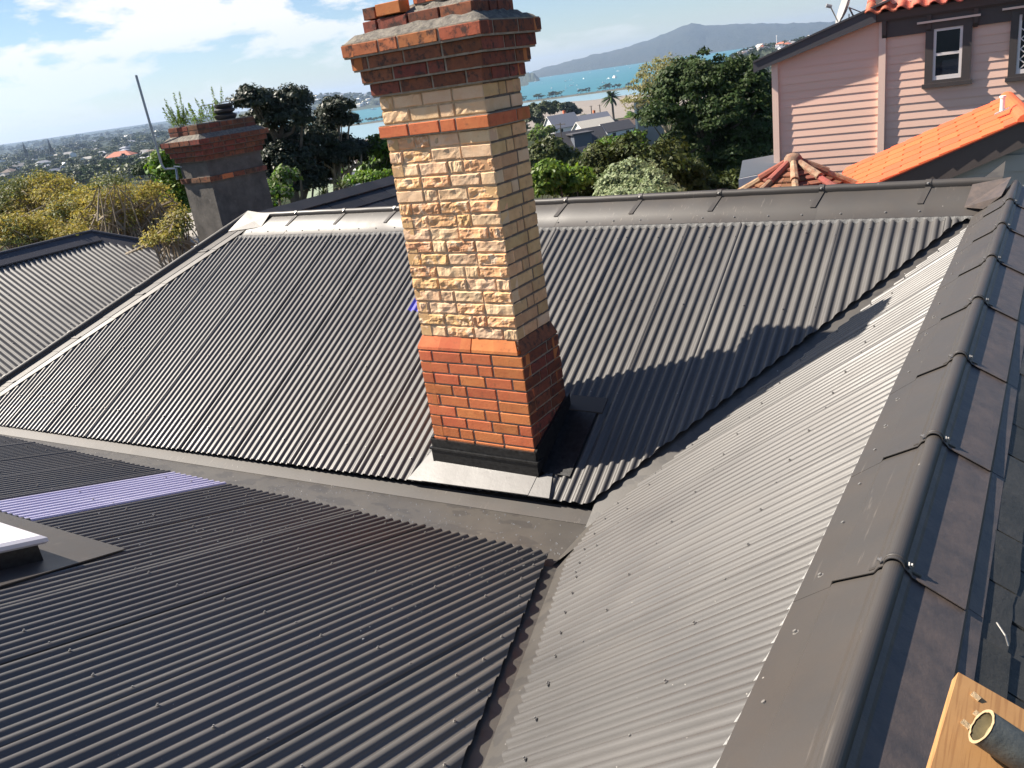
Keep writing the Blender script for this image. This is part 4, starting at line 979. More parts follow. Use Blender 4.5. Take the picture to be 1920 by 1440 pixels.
for k in range(4):
    s = sB + 0.0 + k * 0.62; mb = MB(); mb.prism([W3(s, zEave - 0.26, 0.05), W3(s, zEave - 0.20, 0.09), W3(s, zEave - 0.0, 0.11), W3(s, zEave, 0.05)], E_ * 0.06); mb.build('eave_bracket', M['brown_trim'], pk)
def clay_tile():
    vs, fs = [], []; n = 8
    for k in range(n + 1):
        t = k / n; x = 0.24 * t; zz = 0.035 * math.sin(math.pi * t * 2) ; vs += [(x, 0, zz + 0.02), (x, 0.40, zz)]
        if k: fs.append((2 * k - 2, 2 * k, 2 * k + 1, 2 * k - 1))
    b = len(vs); vs += [(0.24 * k / n, 0, 0.035 * math.sin(math.pi * 2 * k / n) - 0.005) for k in range(n + 1)]
    fs += [(2 * k, b + k, b + k + 1, 2 * k + 2) for k in range(n)]
    return mesh_np('roof_tile', vs, fs, M['orange_clay'], True)
ct = clay_tile()
slope_dir = (-N_W * math.cos(math.radians(25)) + Vector((0, 0, math.sin(math.radians(25))))); slope_n = E_.cross(slope_dir)
for r_ in range(4):
    for k in range(16):
        o_ = W3(sE + 0.05 + 0.222 * k, zEave + 0.15, 0.22) + slope_dir * (0.32 * r_)
        mm = Matrix((( E_.x, slope_dir.x, slope_n.x, o_.x), (E_.y, slope_dir.y, slope_n.y, o_.y), (E_.z, slope_dir.z, slope_n.z, o_.z), (0, 0, 0, 1)))
        put(ct, 'roof_tile', pk, mm)
# windows
def sash_window(u_l, u_r, v_t, v_b, uo_l, uo_r, vo_t, vo_b, lattice=False, uc=None):
    uc = uc or (u_l + u_r) / 2; vc = (v_t + v_b) / 2
    s0, s1 = wsz(u_l, vc)[0], wsz(u_r, vc)[0]; z1, z0 = wsz(uc, v_t)[1], wsz(uc, v_b)[1]
    f0, f1 = wsz(uo_l, vc)[0], wsz(uo_r, vc)[0]; g1, g0 = wsz(uc, vo_t)[1], wsz(uc, vo_b)[1]
    wn_ = MB()
    for (a0, a1, b0, b1) in ((f0, s0, g0, g1), (s1, f1, g0, g1), (s0, s1, z1, g1), (s0, s1, g0, z0)):
        wn_.prism([W3(a0, b0, 0.0), W3(a1, b0, 0.0), W3(a1, b1, 0.0), W3(a0, b1, 0.0)], N_W * 0.07)
    w_ = wn_.build('window', M['brown_trim'], pk)
    mb = MB(); mb.prism([W3(f0 - 0.03, g0 - 0.06, 0.0), W3(f1 + 0.03, g0 - 0.06, 0.0), W3(f1 + 0.03, g0, 0.0), W3(f0 - 0.03, g0, 0.0)], N_W * 0.10); mb.build('sill', M['brown_trim'], w_)
    mb = MB(); mb.prism([W3(f0 - 0.12, g1 + 0.0, 0.0), W3(f1 + 0.1, g1 + 0.0, 0.0), W3(f1 + 0.1, g1 + 0.03, 0.0), W3(f0 - 0.12, g1 + 0.03, 0.0)], N_W * 0.12); mb.build('head_flashing', M['pink_trim'], w_)
    fr = 0.038; zm = (z0 + z1) / 2
    mb = MB()
    for (a0, a1, b0, b1) in ((s0, s0 + fr, z0, z1), (s1 - fr, s1, z0, z1), (s0 + fr, s1 - fr, z1 - fr, z1), (s0 + fr, s1 - fr, z0, z0 + 0.06), (s0 + fr, s1 - fr, zm - 0.02, zm + 0.02)):
        if lattice and abs(b0 - zm + 0.02) < 1e-6: continue
        mb.prism([W3(a0, b0, 0.026), W3(a1, b0, 0.026), W3(a1, b1, 0.026), W3(a0, b1, 0.026)], N_W * 0.03)
    if lattice:
        for q in range(-3, 6):
            for sg in (1, -1):
                a0 = s0 + fr + q * 0.16; A_, B_ = (a0, z0 + 0.06), (a0 + sg * (z1 - z0), z1 - fr)
                lo_, hi_ = s0 + fr, s1 - fr; dx = B_[0] - A_[0]
                t0, t1 = sorted(((lo_ - A_[0]) / dx, (hi_ - A_[0]) / dx)); t0, t1 = max(0, t0), min(1, t1)
                if t1 - t0 > 0.05: mb.bar(W3(A_[0] + dx * t0, A_[1] + (B_[1] - A_[1]) * t0, 0.046), W3(A_[0] + dx * t1, A_[1] + (B_[1] - A_[1]) * t1, 0.046), 0.014, 0.014, N_W)
    mb.build('sash', M['sash'], w_)
    mb = MB(); mb.prism([W3(s0 + 0.01, z0 + 0.01, 0.004), W3(s1 - 0.01, z0 + 0.01, 0.004), W3(s1 - 0.01, z1 - 0.01, 0.004), W3(s0 + 0.01, z1 - 0.01, 0.004)], N_W * 0.034); mb.build('pane', M['glass'], w_)
sash_window(1750, 1804, 51, 147, 1735, 1821, 38, 153)
sash_window(1908, 1962, 24, 135, 1893, 1980, 12, 140, lattice=True)

# ------------------------------------------------------------------ sage gable with the bright orange tiled slope
og = empty('house', aty(1800, 330, 9.6) - Vector((0, 0, 4)), 'grey-green weatherboard gable under a bright orange tiled roof slope', 'house')
yv = 9.5
v0p, v1p = aty(1616, 355, yv), aty(1925, 222, yv)
d_s = (v1p - v0p); d_s.y = 0; Lsl = d_s.length; d_s.normalize()          # up the slope
d_y = Vector((math.sin(math.radians(-7)), math.cos(math.radians(7)), 0)); d_n = d_s.cross(-d_y).normalized()
if d_n.z < 0: d_n = -d_n
NT = 9; TLn = Lsl / (NT - 1.0)
tw = 0.42
m5 = MB(); m5.add([(0, 0, 0.0), (TLn * 1.06, 0, 0.0), (TLn * 1.06, tw, 0.0), (0, tw, 0.0), (0, 0, 0.022), (TLn * 1.06, 0, 0.010), (TLn * 1.06, tw, 0.010), (0, tw, 0.022), (TLn * .5, 0, 0.018), (TLn * .5, tw, 0.018)], [(4, 8, 9, 7), (8, 5, 6, 9), (0, 4, 7, 3), (0, 1, 5, 8, 4), (3, 7, 9, 6, 2)])
tm = mesh_np('roof_tile', m5.v, m5.f, M['orange'])
for i in range(-2, NT + 1):
    if i >= NT - 1: break
    for j in range(6):
        o_ = v0p + d_s * (TLn * i) + d_y * (j * (tw + 0.002) - 0.05)
        mm = Matrix(((d_s.x, d_y.x, d_n.x, o_.x), (d_s.y, d_y.y, d_n.y, o_.y), (d_s.z, d_y.z, d_n.z, o_.z), (0, 0, 0, 1)))
        put(tm, 'roof_tile', og, mm)
apex = v0p + d_s * (TLn * (NT - 1))
for j in range(8):
    a = apex + d_y * (j * 0.30 - 0.08); mb = MB()
    pts = [a + Vector((0.085 * math.cos(t), 0, 0.075 * math.sin(t) - 0.02)) for t in [math.pi * q / 8 for q in range(9)]]
    mb.prism(pts, d_y * 0.318 + Vector((0, 0, 0.012))); mb.build('ridge_tile', M['orange'], og)
mb = MB(); lowp = v0p - d_s * 0.9
mb.prism([lowp - Vector((0, 0, 0.30)) , apex - Vector((0, 0, 0.26)), apex - Vector((0, 0, 0.02)), lowp - Vector((0, 0, 0.02))], (0, 0.03, 0)); mb.build('barge_board', M['brown_trim'], og)
mb = MB(); mb.prism([lowp - Vector((0, 0, 0.02)), apex - Vector((0, 0, 0.02)), apex - Vector((0, 0, 0.001)), lowp - Vector((0, 0, 0.001))], (0, 0.10, 0)); mb.build('tile_underside', M['orange_clay'], og)
for k in range(14):
    z0 = apex.z - 0.35 - 0.15 * (k + 1)
    xl = v0p.x + (z0 + 0.20 - v0p.z) / d_s.z * d_s.x
    mb = MB(); y = yv + 0.10; mb.add([(xl, y - 0.018, z0), (apex.x + 1.5, y - 0.018, z0), (apex.x + 1.5, y - 0.004, z0 + 0.155), (xl + 0.33, y - 0.004, z0 + 0.155), (xl, y, z0), (apex.x + 1.5, y, z0)], [(0, 1, 2, 3), (0, 4, 5, 1)]); mb.build('weatherboard', M['sage'], og)
mb = MB(); mb.prism([P(v0p.x, yv + 0.12, v0p.z - 3), P(apex.x + 1.5, yv + 0.12, v0p.z - 3), P(apex.x + 1.5, yv + 0.12, apex.z - 0.3), P(apex.x, yv + 0.12, apex.z - 0.2), P(v0p.x, yv + 0.12, v0p.z - 0.2)], (0, 2.2, 0)); mb.build('wall', M['sage'], og)
vp = empty('vent_pipe', aty(1880, 182, 9.9), 'short white vent pipe standing on the bright orange tiled roof', 'pipe')
q = aty(1880, 190, 10.2); mb = MB(); mb.tube([q - Vector((0, 0, 0.1)), q + Vector((0, 0, 0.035))], 0.022, 10); mb.tube([q + Vector((0, 0, 0.035)), q + Vector((0, 0, 0.055))], 0.030, 10); mb.build('pipe_stack', M['white'], vp, smooth=True)
mb = MB(); mb.prism([q + d_s * -0.07 + Vector((0, -0.05, -0.10)), q + d_s * 0.07 + Vector((0, -0.05, -0.10)), q + d_s * 0.07 + Vector((0, 0.05, -0.10)), q + d_s * -0.07 + Vector((0, 0.05, -0.10))], (0, 0, 0.012)); mb.build('pipe_flashing', M['foam'], vp)

# ------------------------------------------------------------------ old terracotta turret roof
tq = aty(1487, 299, 9.9); tu = empty('turret_roof', tq - Vector((0, 0, 1)), 'old lichened terracotta turret roof with hip tiles, beside the orange roof', 'roof')
Rr, Hh = 1.15, 0.66; ang0 = math.radians(-118)
ring = [math.radians(-163 + 45 * k) for k in range(8)]
corner = lambda k, t: tq + Vector((Rr * t * math.cos(ring[k % 8]), Rr * t * math.sin(ring[k % 8]), -Hh * t))
mb = MB(); rows = 13
for k in range(8):
    for r_ in range(rows):
        t0, t1 = (r_ + 0.15) / rows, (r_ + 1.0) / rows
        n = max(1, int(7 * t1))
        for i in range(n):
            a = corner(k, t0).lerp(corner(k + 1, t0), i / n); b = corner(k, t0).lerp(corner(k + 1, t0), (i + 0.96) / n)
            c = corner(k, t1).lerp(corner(k + 1, t1), i / n); d = corner(k, t1).lerp(corner(k + 1, t1), (i + 0.96) / n)
            j = random.uniform(0.010, 0.022); u_ = Vector((0, 0, j)); mb.add([a, b, d + u_, c + u_, c, d], [(0, 3, 2, 1), (3, 4, 5, 2)])
o = mb.build('roof_shingles', M['terracotta'], tu); o['kind'] = 'stuff'
mb = MB(); mb.add([tq - Vector((0, 0, 0.03))] + [corner(k, 1.0) - Vector((0, 0, 0.03)) for k in range(8)], [(0, 1 + k, 1 + (k + 1) % 8) for k in range(8)]); mb.build('roof_deck', M['terracotta'], tu)
for k in range(8):
    for s_ in range(4):
        a, b = corner(k, 0.06 + 0.25 * s_), corner(k, 0.06 + 0.25 * s_ + 0.262); mb = MB()
        up_ = Vector((0, 0, 0.028)); mb.tube([a + up_ * .8, b + up_ * 1.3], [0.036, 0.047], 8); mb.build('hip_tile', M['lichen'] if random.random() < 0.7 else M['terracotta'], tu, smooth=True)
mb = MB(); mb.tube([tq - Vector((0, 0, 0.05)), tq + Vector((0, 0, 0.02)), tq + Vector((0, 0, 0.06)), tq + Vector((0, 0, 0.075))], [0.11, 0.10, 0.07, 0.01], 10); mb.build('finial_cap', M['lichen'], tu, smooth=True)
mb = MB(); mb.tube([tq - Vector((0, 0, 4)), tq - Vector((0, 0, Hh + 0.05))], 0.95, 8); mb.build('wall', M['sage'], tu)

# ------------------------------------------------------------------ small grey lean-to left of the pink house
le = empty('lean_to', at(1420, 330, 15.5) - Vector((0, 0, 2.5)), 'small pale grey lean-to roof with white fascia against the pink house corner', 'lean-to')
q00, q01, q10, q11 = at(1386, 334, 14.6), at(1462, 318, 15.0), at(1392, 301, 15.6), at(1462, 288, 16.0)
mb = MB(); mb.prism([q00, q01, q11, q10], (0, 0, -0.05)); mb.build('roof_panel', M['lean_roof'], le)
mb = MB(); mb.prism([q00 + Vector((0, 0, -0.01)), q01 + Vector((0, 0, -0.01)), q01 - Vector((0, 0, 0.16)), q00 - Vector((0, 0, 0.16))], (0, -0.04, 0)); mb.build('fascia', M['white'], le)
mb = MB(); mb.prism([q00 - Vector((0, 0, 0.17)), q01 - Vector((0, 0, 0.17)), q11 - Vector((0, 0, 0.25)), q10 - Vector((0, 0, 0.25))], (0.05, 0.05, -2.2)); mb.build('wall', M['lean_roof'], le)

# ------------------------------------------------------------------ satellite dish on the lean-to roof
dq = at(1583, 12, 16.2); ds = empty('satellite_dish', at(1598, 30, 16.2), 'grey satellite dish on thin legs above the pink house lean-to', 'satellite dish')
nrm = Vector((-0.9, -0.38, 0.35)).normalized(); a_ = nrm.cross(Vector((0, 0, 1))).normalized(); b_ = nrm.cross(a_)
vs, fs = [], []; nn_ = 20
for r_ in range(6):
    t = r_ / 5
    for k in range(nn_):
        an = 2 * math.pi * k / nn_; vs.append(dq + (a_ * math.cos(an) * 0.26 + b_ * math.sin(an) * 0.31) * t + nrm * (0.08 * t * t - 0.06))
for r_ in range(5):
    for k in range(nn_): fs.append((r_ * nn_ + k, r_ * nn_ + (k + 1) % nn_, (r_ + 1) * nn_ + (k + 1) % nn_, (r_ + 1) * nn_ + k))
M['dish'] = mat('dish_grey', (0.33, 0.32, 0.31), 0.5)
me = mesh_np('reflector', vs, fs, M['dish'], True); o = link('reflector', me, ds); mm_ = o.modifiers.new('Solidify', 'SOLIDIFY'); mm_.thickness = 0.012
mb = MB(); lnb = at(1557, 12, 16.0); mb.tube([dq - b_ * -0.24 + nrm * 0.02, lnb], 0.011, 6); mb.build('feed_arm', M['dish'], ds)
mb = MB(); mb.tube([lnb - nrm * 0.02, lnb + nrm * 0.07], 0.03, 8); mb.build('receiver', M['dish'], ds)
mb = MB(); root = at(1604, 38, 16.3); bk = dq - nrm * 0.08
mb.tube([bk, root], 0.014, 6); mb.tube([bk, at(1622, 26, 16.4)], 0.009, 6); mb.tube([bk + Vector((0, 0, -.1)), at(1592, 34, 16.2)], 0.009, 6); mb.build('mount_legs', M['dish'], ds)

# ================================================================== LAND, SEA, ISLAND
SEA_Z = -60.0
def interp(x, xs, ys): return float(np.interp(x, xs, ys))
def az_of(x, y): return math.degrees(math.atan2(x, y))
def hnoise(x, y): return math.sin(x * 0.013 + 1.3) * math.cos(y * 0.017 + 0.4) + 0.6 * math.sin(x * 0.031 + y * 0.023) + 0.3 * math.sin(x * 0.09) * math.cos(y * 0.08)
def land_z(x, y):
    r = math.hypot(x, y); az = az_of(x, y)
    near = interp(r, [0, 12, 50, 120, 160, 330, 520], [-6.6, -6.6, -8.5, -13.5, -17.2, -25.0, -33.0])
    town = interp(r, [520, 900, 2500, 4500, 7500, 12000], [-33, -36, -37, -33, -14, 30])
    bay = interp(r, [520, 640, 12000], [-33, -62, -64])
    if r <= 520: z = near
    else:
        # 1 in the suburbs to the left (and behind the camera), 0 over the bay
        t = interp(az, [-180, -49.5, -47.0, -3.0, 25, 180], [1, 1, 0, 0, 1, 1])
        z = town * t + bay * (1 - t)
    if r > 600: z += hnoise(x, y) * min(2.2, r / 900) * (1 if z > -50 else 0)
    elif r > 14: z += hnoise(x * 6, y * 6) * 0.25
    return z
azs = [-180 + 10 * k for k in range(9)] + [-90 + 1.0 * k for k in range(121)] + [40 + 10 * k for k in range(15)]
rs = [0.5, 6, 12, 20, 30, 45, 65, 90, 120, 150, 190, 240, 300, 360, 430, 520, 560, 600, 640, 720, 820, 950, 1150, 1400, 1700, 2100, 2600, 3200, 4000, 5000, 6200, 7600, 9500, 12000]
V, Fc = [], []
for a in azs:
    for r in rs:
        x, y = r * math.sin(math.radians(a)), r * math.cos(math.radians(a)); V.append((x, y, land_z(x, y)))
nr = len(rs)
for i in range(len(azs) - 1):
    for j in range(nr - 1): Fc.append((i * nr + j, i * nr + j + 1, (i + 1) * nr + j + 1, (i + 1) * nr + j))
M['ground'] = mat('garden_and_scrub', (0.03, 0.04, 0.018), 0.95, noise=(0.35, 0.9), col2=(0.02, 0.03, 0.012), spec=0.05, extra=grime((0.06, 0.055, 0.035), 0.05, 0.7, 0.5, 0.62))
tag(link('ground', mesh_np('ground', V, Fc, M['ground'], True)), kind='structure')
M['sea'] = mat('turquoise_water', (0.035, 0.165, 0.19), 0.42, 0, 0.18, noise=(0.0016, 0.8), col2=(0.028, 0.13, 0.165), extra=grime((0.05, 0.185, 0.20), 0.006, 0.6))
mb = MB(); S = 45000; mb.quad(P(-S, -S, SEA_Z), P(S, -S, SEA_Z), P(S, S, SEA_Z), P(-S, S, SEA_Z)); tag(mb.build('sea', M['sea']), kind='structure')
def sector(name, r_in, r_out, a0, a1, z, mt, n=40):
    mb = MB()
    for k in range(n):
        q0, q1 = math.radians(a0 + (a1 - a0) * k / n), math.radians(a0 + (a1 - a0) * (k + 1) / n)
        f = lambda r, q, i: P(r * math.sin(q), r * math.cos(q), z)
        ri = r_in if callable(r_in) else (lambda q: r_in); ro = r_out if callable(r_out) else (lambda q: r_out)
        mb.quad(f(ri(q0), q0, 0), f(ri(q1), q1, 0), f(ro(q1), q1, 0), f(ro(q0), q0, 0))
    return tag(mb.build(name, mt), kind='structure')
M['lagoon'] = mat('pale_lagoon_water', (0.20, 0.30, 0.33), 0.35, 0, 0.3)
M['mud'] = mat('tidal_sand', (0.235, 0.195, 0.155), 0.8, noise=(0.012, 0.7), col2=(0.19, 0.16, 0.13))
# straight causeway from (az -46) to (az -14)
ca, cb = Vector((2060 * math.sin(math.radians(-48)), 2060 * math.cos(math.radians(-48)), 0)), Vector((1750 * math.sin(math.radians(-13)), 1750 * math.cos(math.radians(-13)), 0))
def cause(q):
    d = Vector((math.sin(q), math.cos(q), 0)); n_ = Vector((-(cb - ca).y, (cb - ca).x, 0)); return ca.dot(n_) / d.dot(n_)
sector('lagoon', 560, lambda q: cause(q) - 12, -48.5, -6, SEA_Z + 0.5, M['lagoon'])
edge_r = lambda q: 1330 + 190 * math.sin((math.degrees(q) + 40) * 0.16) + 25 * math.sin(math.degrees(q) * 1.7)
sector('tidal_flat', 560, edge_r, -48.5, -6, SEA_Z + 1.0, M['mud'], 90)
M['bank'] = mat('stone_bank', (0.12, 0.11, 0.085), 0.9, noise=(0.08, 0.8), col2=(0.07, 0.075, 0.04))
mb = MB(); dn = Vector((-(cb - ca).y, (cb - ca).x, 0)).normalized(); dn = dn if dn.dot(ca) > 0 else -dn
pr_ = [ca - dn * 16 + Vector((0, 0, SEA_Z - 2)), ca - dn * 9 + Vector((0, 0, SEA_Z + 3.2)), ca + dn * 14 + Vector((0, 0, SEA_Z + 3.2)), ca + dn * 22 + Vector((0, 0, SEA_Z - 2))]
mb.prism(pr_, cb - ca); tag(mb.build('causeway', M['bank']), kind='structure')
M['road'] = mat('asphalt', (0.055, 0.055, 0.055), 0.9)
mb = MB(); mb.quad(*[p + Vector((0, 0, SEA_Z + 3.25)) for p in (ca - dn * 5, ca + dn * 6, cb + dn * 6, cb - dn * 5)]); tag(mb.build('road', M['road']), kind='structure')

M['bush_far'] = mat('island_bush', (0.022, 0.036, 0.030), 0.95, noise=(0.004, 0.9), col2=(0.04, 0.048, 0.036), bump=(0.02, 1.0, 30))
M['bush_mid'] = mat('headland_bush', (0.035, 0.05, 0.022), 0.95, noise=(0.02, 0.9), col2=(0.06, 0.07, 0.035), bump=(0.06, 1.0, 8))
def hv(u): return 277 - 0.1451 * u
def hill(name, prof, D, depth, mt, base=SEA_Z - 1, rough=3.0, seed=1, nrow=14):
    """land rising from the water: prof = (photo column, height above water in m), D distance of its shore"""
    r = np.random.default_rng(seed); us = np.linspace(prof[0][0], prof[-1][0], 110); vs, fs = [], []
    for u in us:
        H = interp(u, [p[0] for p in prof], [p[1] for p in prof]); H += r.normal(0, rough * 0.45) if H > 6 else 0; w = ray(u, hv(u)); w = w / math.hypot(w[0], w[1])
        for k in range(nrow + 1):
            t = k / nrow; d = D + depth * t; g = math.sin(math.pi * min(1, t * 1.02)) ** 0.8
            z = base + max(0, H) * g + (r.normal(0, rough) * min(1, g * 2) if H > 4 and 0 < k < nrow else 0)
            vs.append((w[0] * d, w[1] * d, z))
    n = nrow + 1
    for i in range(len(us) - 1):
        for k in range(nrow): fs.append((i * n + k, i * n + k + 1, (i + 1) * n + k + 1, (i + 1) * n + k))
    return tag(link(name, mesh_np(name, vs, fs, mt, True)), kind='structure')
k_ = 8200 / 1600.0
isl = [(960, 0), (985, -6), (1010, 0), (1050, 4), (1100, 9), (1150, 13), (1190, 18), (1215, 22), (1240, 27), (1258, 30), (1272, 34), (1285, 36.5), (1299, 38.5), (1312, 36), (1322, 31.5), (1330, 32.5), (1338, 30.5), (1350, 28.5), (1366, 27.5), (1400, 24.5), (1440, 20), (1490, 14), (1540, 9), (1600, 5), (1700, 1), (1800, -6), (1860, -13)]
hill('island', [(u, max(0, (h + 12.6) * k_ * 0.98)) for u, h in isl], 6900, 2600, M['bush_far'], seed=4, rough=4)
hill('hills', [(380, 40), (470, 66), (540, 74), (575, 84), (600, 86), (640, 78), (660, 66), (720, 60), (780, 52), (850, 44), (960, 20), (990, 0)], 3950, 1300, M['bush_mid'], seed=5, rough=3.5)
hill('headland', [(800, 60), (900, 62), (960, 58), (985, 54), (1000, 44), (1006, 20), (1010, 0)], 5000, 500, M['bush_mid'], seed=6, rough=3)
hill('headland', [(1290, 0), (1330, 16), (1360, 30), (1378, 38), (1400, 42), (1440, 43), (1500, 46), (1560, 48), (1640, 50), (1760, 52), (1900, 52), (1990, 0)], 1430, 420, M['bush_mid'], seed=7, rough=1.6)

# ================================================================== FOLIAGE
def leafmat(name, col, col2, trans=0.25, rough=0.6, spec=0.3, isl_=0.35):
    return mat(name, col, rough, 0, spec, noise=(0.9, 0.8), col2=col2, island=isl_, trans=trans)
L_ = {
 'dark': leafmat('dark_evergreen_leaf', (0.030, 0.052, 0.014), (0.050, 0.075, 0.020), 0.15, 0.6, 0.18),
 'glossy': leafmat('glossy_magnolia_leaf', (0.045, 0.062, 0.016), (0.085, 0.09, 0.022), 0.15, 0.55, 0.2),
 'blue': leafmat('grey_dark_leaf', (0.026, 0.036, 0.02), (0.036, 0.046, 0.024), 0.08, 0.5),
 'silver': leafmat('silver_green_leaf', (0.24, 0.28, 0.15), (0.18, 0.22, 0.10), 0.2, 0.6),
 'lime': leafmat('light_green_leaf', (0.15, 0.22, 0.035), (0.10, 0.16, 0.03), 0.35, 0.5),
 'bright': leafmat('fresh_green_leaf', (0.085, 0.16, 0.02), (0.12, 0.2, 0.03), 0.35, 0.5),
 'olive': leafmat('olive_leaf', (0.085, 0.10, 0.03), (0.06, 0.075, 0.022), 0.2, 0.5),
 'gold': leafmat('golden_yellow_flower', (0.34, 0.28, 0.07), (0.25, 0.22, 0.065), 0.3, 0.7),
 'goldgreen': leafmat('yellow_green_leaf', (0.145, 0.16, 0.055), (0.085, 0.105, 0.04), 0.3, 0.6),
 'willow': leafmat('pale_spring_leaf', (0.24, 0.22, 0.09), (0.17, 0.17, 0.06), 0.35, 0.6),
 'mid': leafmat('garden_tree_leaf', (0.045, 0.062, 0.02), (0.07, 0.085, 0.03), 0.15, 0.55),
}
def leaf_quads(pts, nrm, size, rng, aspect=1.8, droop=0.0):
    n = len(pts)
    nr_ = nrm + rng.normal(0, 0.55, (n, 3)); nr_ /= np.linalg.norm(nr_, axis=1)[:, None]
    a = np.cross(nr_, rng.normal(0, 1, (n, 3))); a /= np.linalg.norm(a, axis=1)[:, None] + 1e-9
    b = np.cross(nr_, a); s = size * rng.uniform(0.6, 1.3, (n, 1))
    a = a * s * aspect * 0.5; b = b * s * 0.5
    if droop: a[:, 2] -= droop * size
    return np.stack([pts - a, pts + b * 0.9 - a * 0.1, pts + a, pts - b * 0.9 - a * 0.1], axis=1)
def blob_points(c, R, n, rng, up=0.25, inner=0.62):
    d = rng.normal(0, 1, (n, 3)); d /= np.linalg.norm(d, axis=1)[:, None]; d[:, 2] = np.where(d[:, 2] < -0.35, -d[:, 2] * up, d[:, 2])
    rr = inner + (1.06 - inner) * rng.random((n, 1)) ** 0.45
    k = np.array(R) * (1 + 0.10 * np.sin(d[:, :1] * 9 + c[0]) * np.cos(d[:, 1:2] * 7 + c[1]))
    return np.array(c) + d * rr * k, d
def crown_points(lobes, nb, nl, br, rng):
    """lobes: (centre, radii) ellipsoids; covered with small tufts, leaves on the tufts"""
    vol = np.array([R[0] * R[1] + R[0] * R[2] + R[1] * R[2] for c, R in lobes]); cnt = np.maximum(3, (nb * vol / vol.sum())).astype(int)
    P_, N_, tips = [], [], []
    for (c, R), k in zip(lobes, cnt):
        p, d = blob_points(c, R, k, rng, 0.5, 0.5)
        for q, dd in zip(p, d):
            rad = br * rng.uniform(0.6, 1.35); m = max(4, int(nl * rng.uniform(0.6, 1.4)))
            a, e = blob_points(q, (rad, rad, rad * 0.72), m, rng, 0.35, 0.25); P_.append(a); N_.append(e * 0.7 + dd * 0.5 + np.array([0, 0, 0.25])); tips.append(q)
    return np.concatenate(P_), np.concatenate(N_), tips
def limbs(mb, base, top, tips, rng, r0, n, wig=0.25, tw=0.35):
    """tapering trunk from base to top, then limbs to some of the tufts"""
    base, top = Vector(base), Vector(top); K = 5
    tr_ = [base.lerp(top, k / K) + Vector((rng.normal(0, wig * 0.3), rng.normal(0, wig * 0.3), 0)) * (0 < k < K) for k in range(K + 1)]
    mb.tube(tr_, [r0 * (1 - 0.6 * k / K) for k in range(K + 1)], 7)
    idx = rng.choice(len(tips), min(n, len(tips)), replace=False)
    for i in idx:
        t = Vector(tips[i]); s = tr_[int(rng.integers(2, K + 1))]; mid = s.lerp(t, 0.55) + Vector((rng.normal(0, wig), rng.normal(0, wig), -abs(rng.normal(0, wig)) * 0.6))
        L = (t - s).length
        pts = [s, s.lerp(mid, 0.5) + Vector((0, 0, 0.05 * L)), mid, t.lerp(mid, 0.35), t]
        mb.tube(pts, [r0 * tw, r0 * tw * 0.75, r0 * tw * 0.5, r0 * tw * 0.32, r0 * tw * 0.12], 5, cap=False)
def px_lobes(spec, D, rng, dj=0.25):
    """photo ellipses (u, v, ru, rv[, depth offset]) at distance D -> world ellipsoids"""
    out_ = []
    for s_ in spec:
        u, v, ru, rv = s_[:4]; dd = D * (1 + (s_[4] if len(s_) > 4 else rng.uniform(-0.04, 0.04))); k = dd / 1590.0
        out_.append((np.array(at(u, v, dd)), (ru * k, max(ru, rv) * k * 0.9, rv * k)))
    return out_
def tree(name, label, cat, spec, D, kind, nb, nl, br, leaf, seed, base=None, r0=0.2, nlimb=14, bark='bark', aspect=1.8, second=None, group=None, wig=0.25, tw=0.35, droop=0.0):
    rng = np.random.default_rng(seed); lob = px_lobes(spec, D, rng)
    p, n, tips = crown_points(lob, nb, nl, br, rng)
    c = sum((l[0] for l in lob)) / len(lob); bx, by = (base.x, base.y) if base else (c[0], c[1])
    bpos = Vector((bx, by, land_z(bx, by) - 0.2))
    t = empty(name, bpos, label, cat, group)
    Q = leaf_quads(p, n, leaf, rng, aspect, droop)
    if second:
        sel = rng.random(len(Q)) < second[1]
        if second[2:]:      # flowers sit in tufts
            hsh = np.sin(p[:, 0] * second[2]) + np.sin(p[:, 1] * second[2] * 1.1 + 2) + np.sin(p[:, 2] * second[2] * 1.3); sel = (hsh > second[1] * 2 - 1 + rng.normal(0, 0.4, len(p)))
        link('blossom' if 'gold' in second[0] else 'foliage', quads_np('blossom', Q[sel], L_[second[0]]), t); Q = Q[~sel]
    link('crown', quads_np('crown', Q, L_[kind]), t)
    mb = MB(); top = Vector(c) + Vector((0, 0, -0.1)); limbs(mb, bpos, top, tips, rng, r0, nlimb, wig, tw); mb.build('trunk', M[bark], t, smooth=True)
    return t

tree('evergreen_tree', 'large dense dark green evergreen tree left of the pink house', 'tree',
     [(1335, 150, 75, 42), (1405, 185, 50, 70), (1290, 190, 70, 60), (1234, 222, 42, 34), (1350, 235, 95, 75), (1310, 300, 75, 55), (1400, 290, 60, 70), (1275, 315, 40, 40), (1345, 330, 95, 40)], 45, 'dark', 640, 135, 0.48, 0.12, 21, r0=0.35, nlimb=26)
tree('magnolia_tree', 'dark glossy leaved magnolia hedge tree behind the roof ridge', 'tree',
     [(1110, 322, 50, 42), (1165, 305, 60, 40), (1225, 320, 60, 45), (1280, 335, 45, 40), (1085, 350, 45, 30), (1180, 350, 120, 32), (1305, 356, 65, 24), (1385, 356, 60, 22)], 24, 'glossy', 300, 120, 0.30, 0.078, 22, r0=0.15, nlimb=16)
tree('shrub', 'silvery pale green shrub just above the roof ridge', 'shrub', [(1190, 340, 45, 34), (1150, 352, 32, 24), (1232, 352, 30, 24), (1195, 366, 75, 20)], 17, 'silver', 200, 80, 0.15, 0.05, 23, r0=0.05, nlimb=10)
tree('shrub', 'light lime green shrub right beside the tall chimney', 'shrub', [(1035, 325, 24, 20), (1022, 348, 26, 30), (1055, 352, 28, 26), (1085, 340, 20, 18)], 20, 'lime', 130, 80, 0.2, 0.075, 24, r0=0.06, nlimb=8)
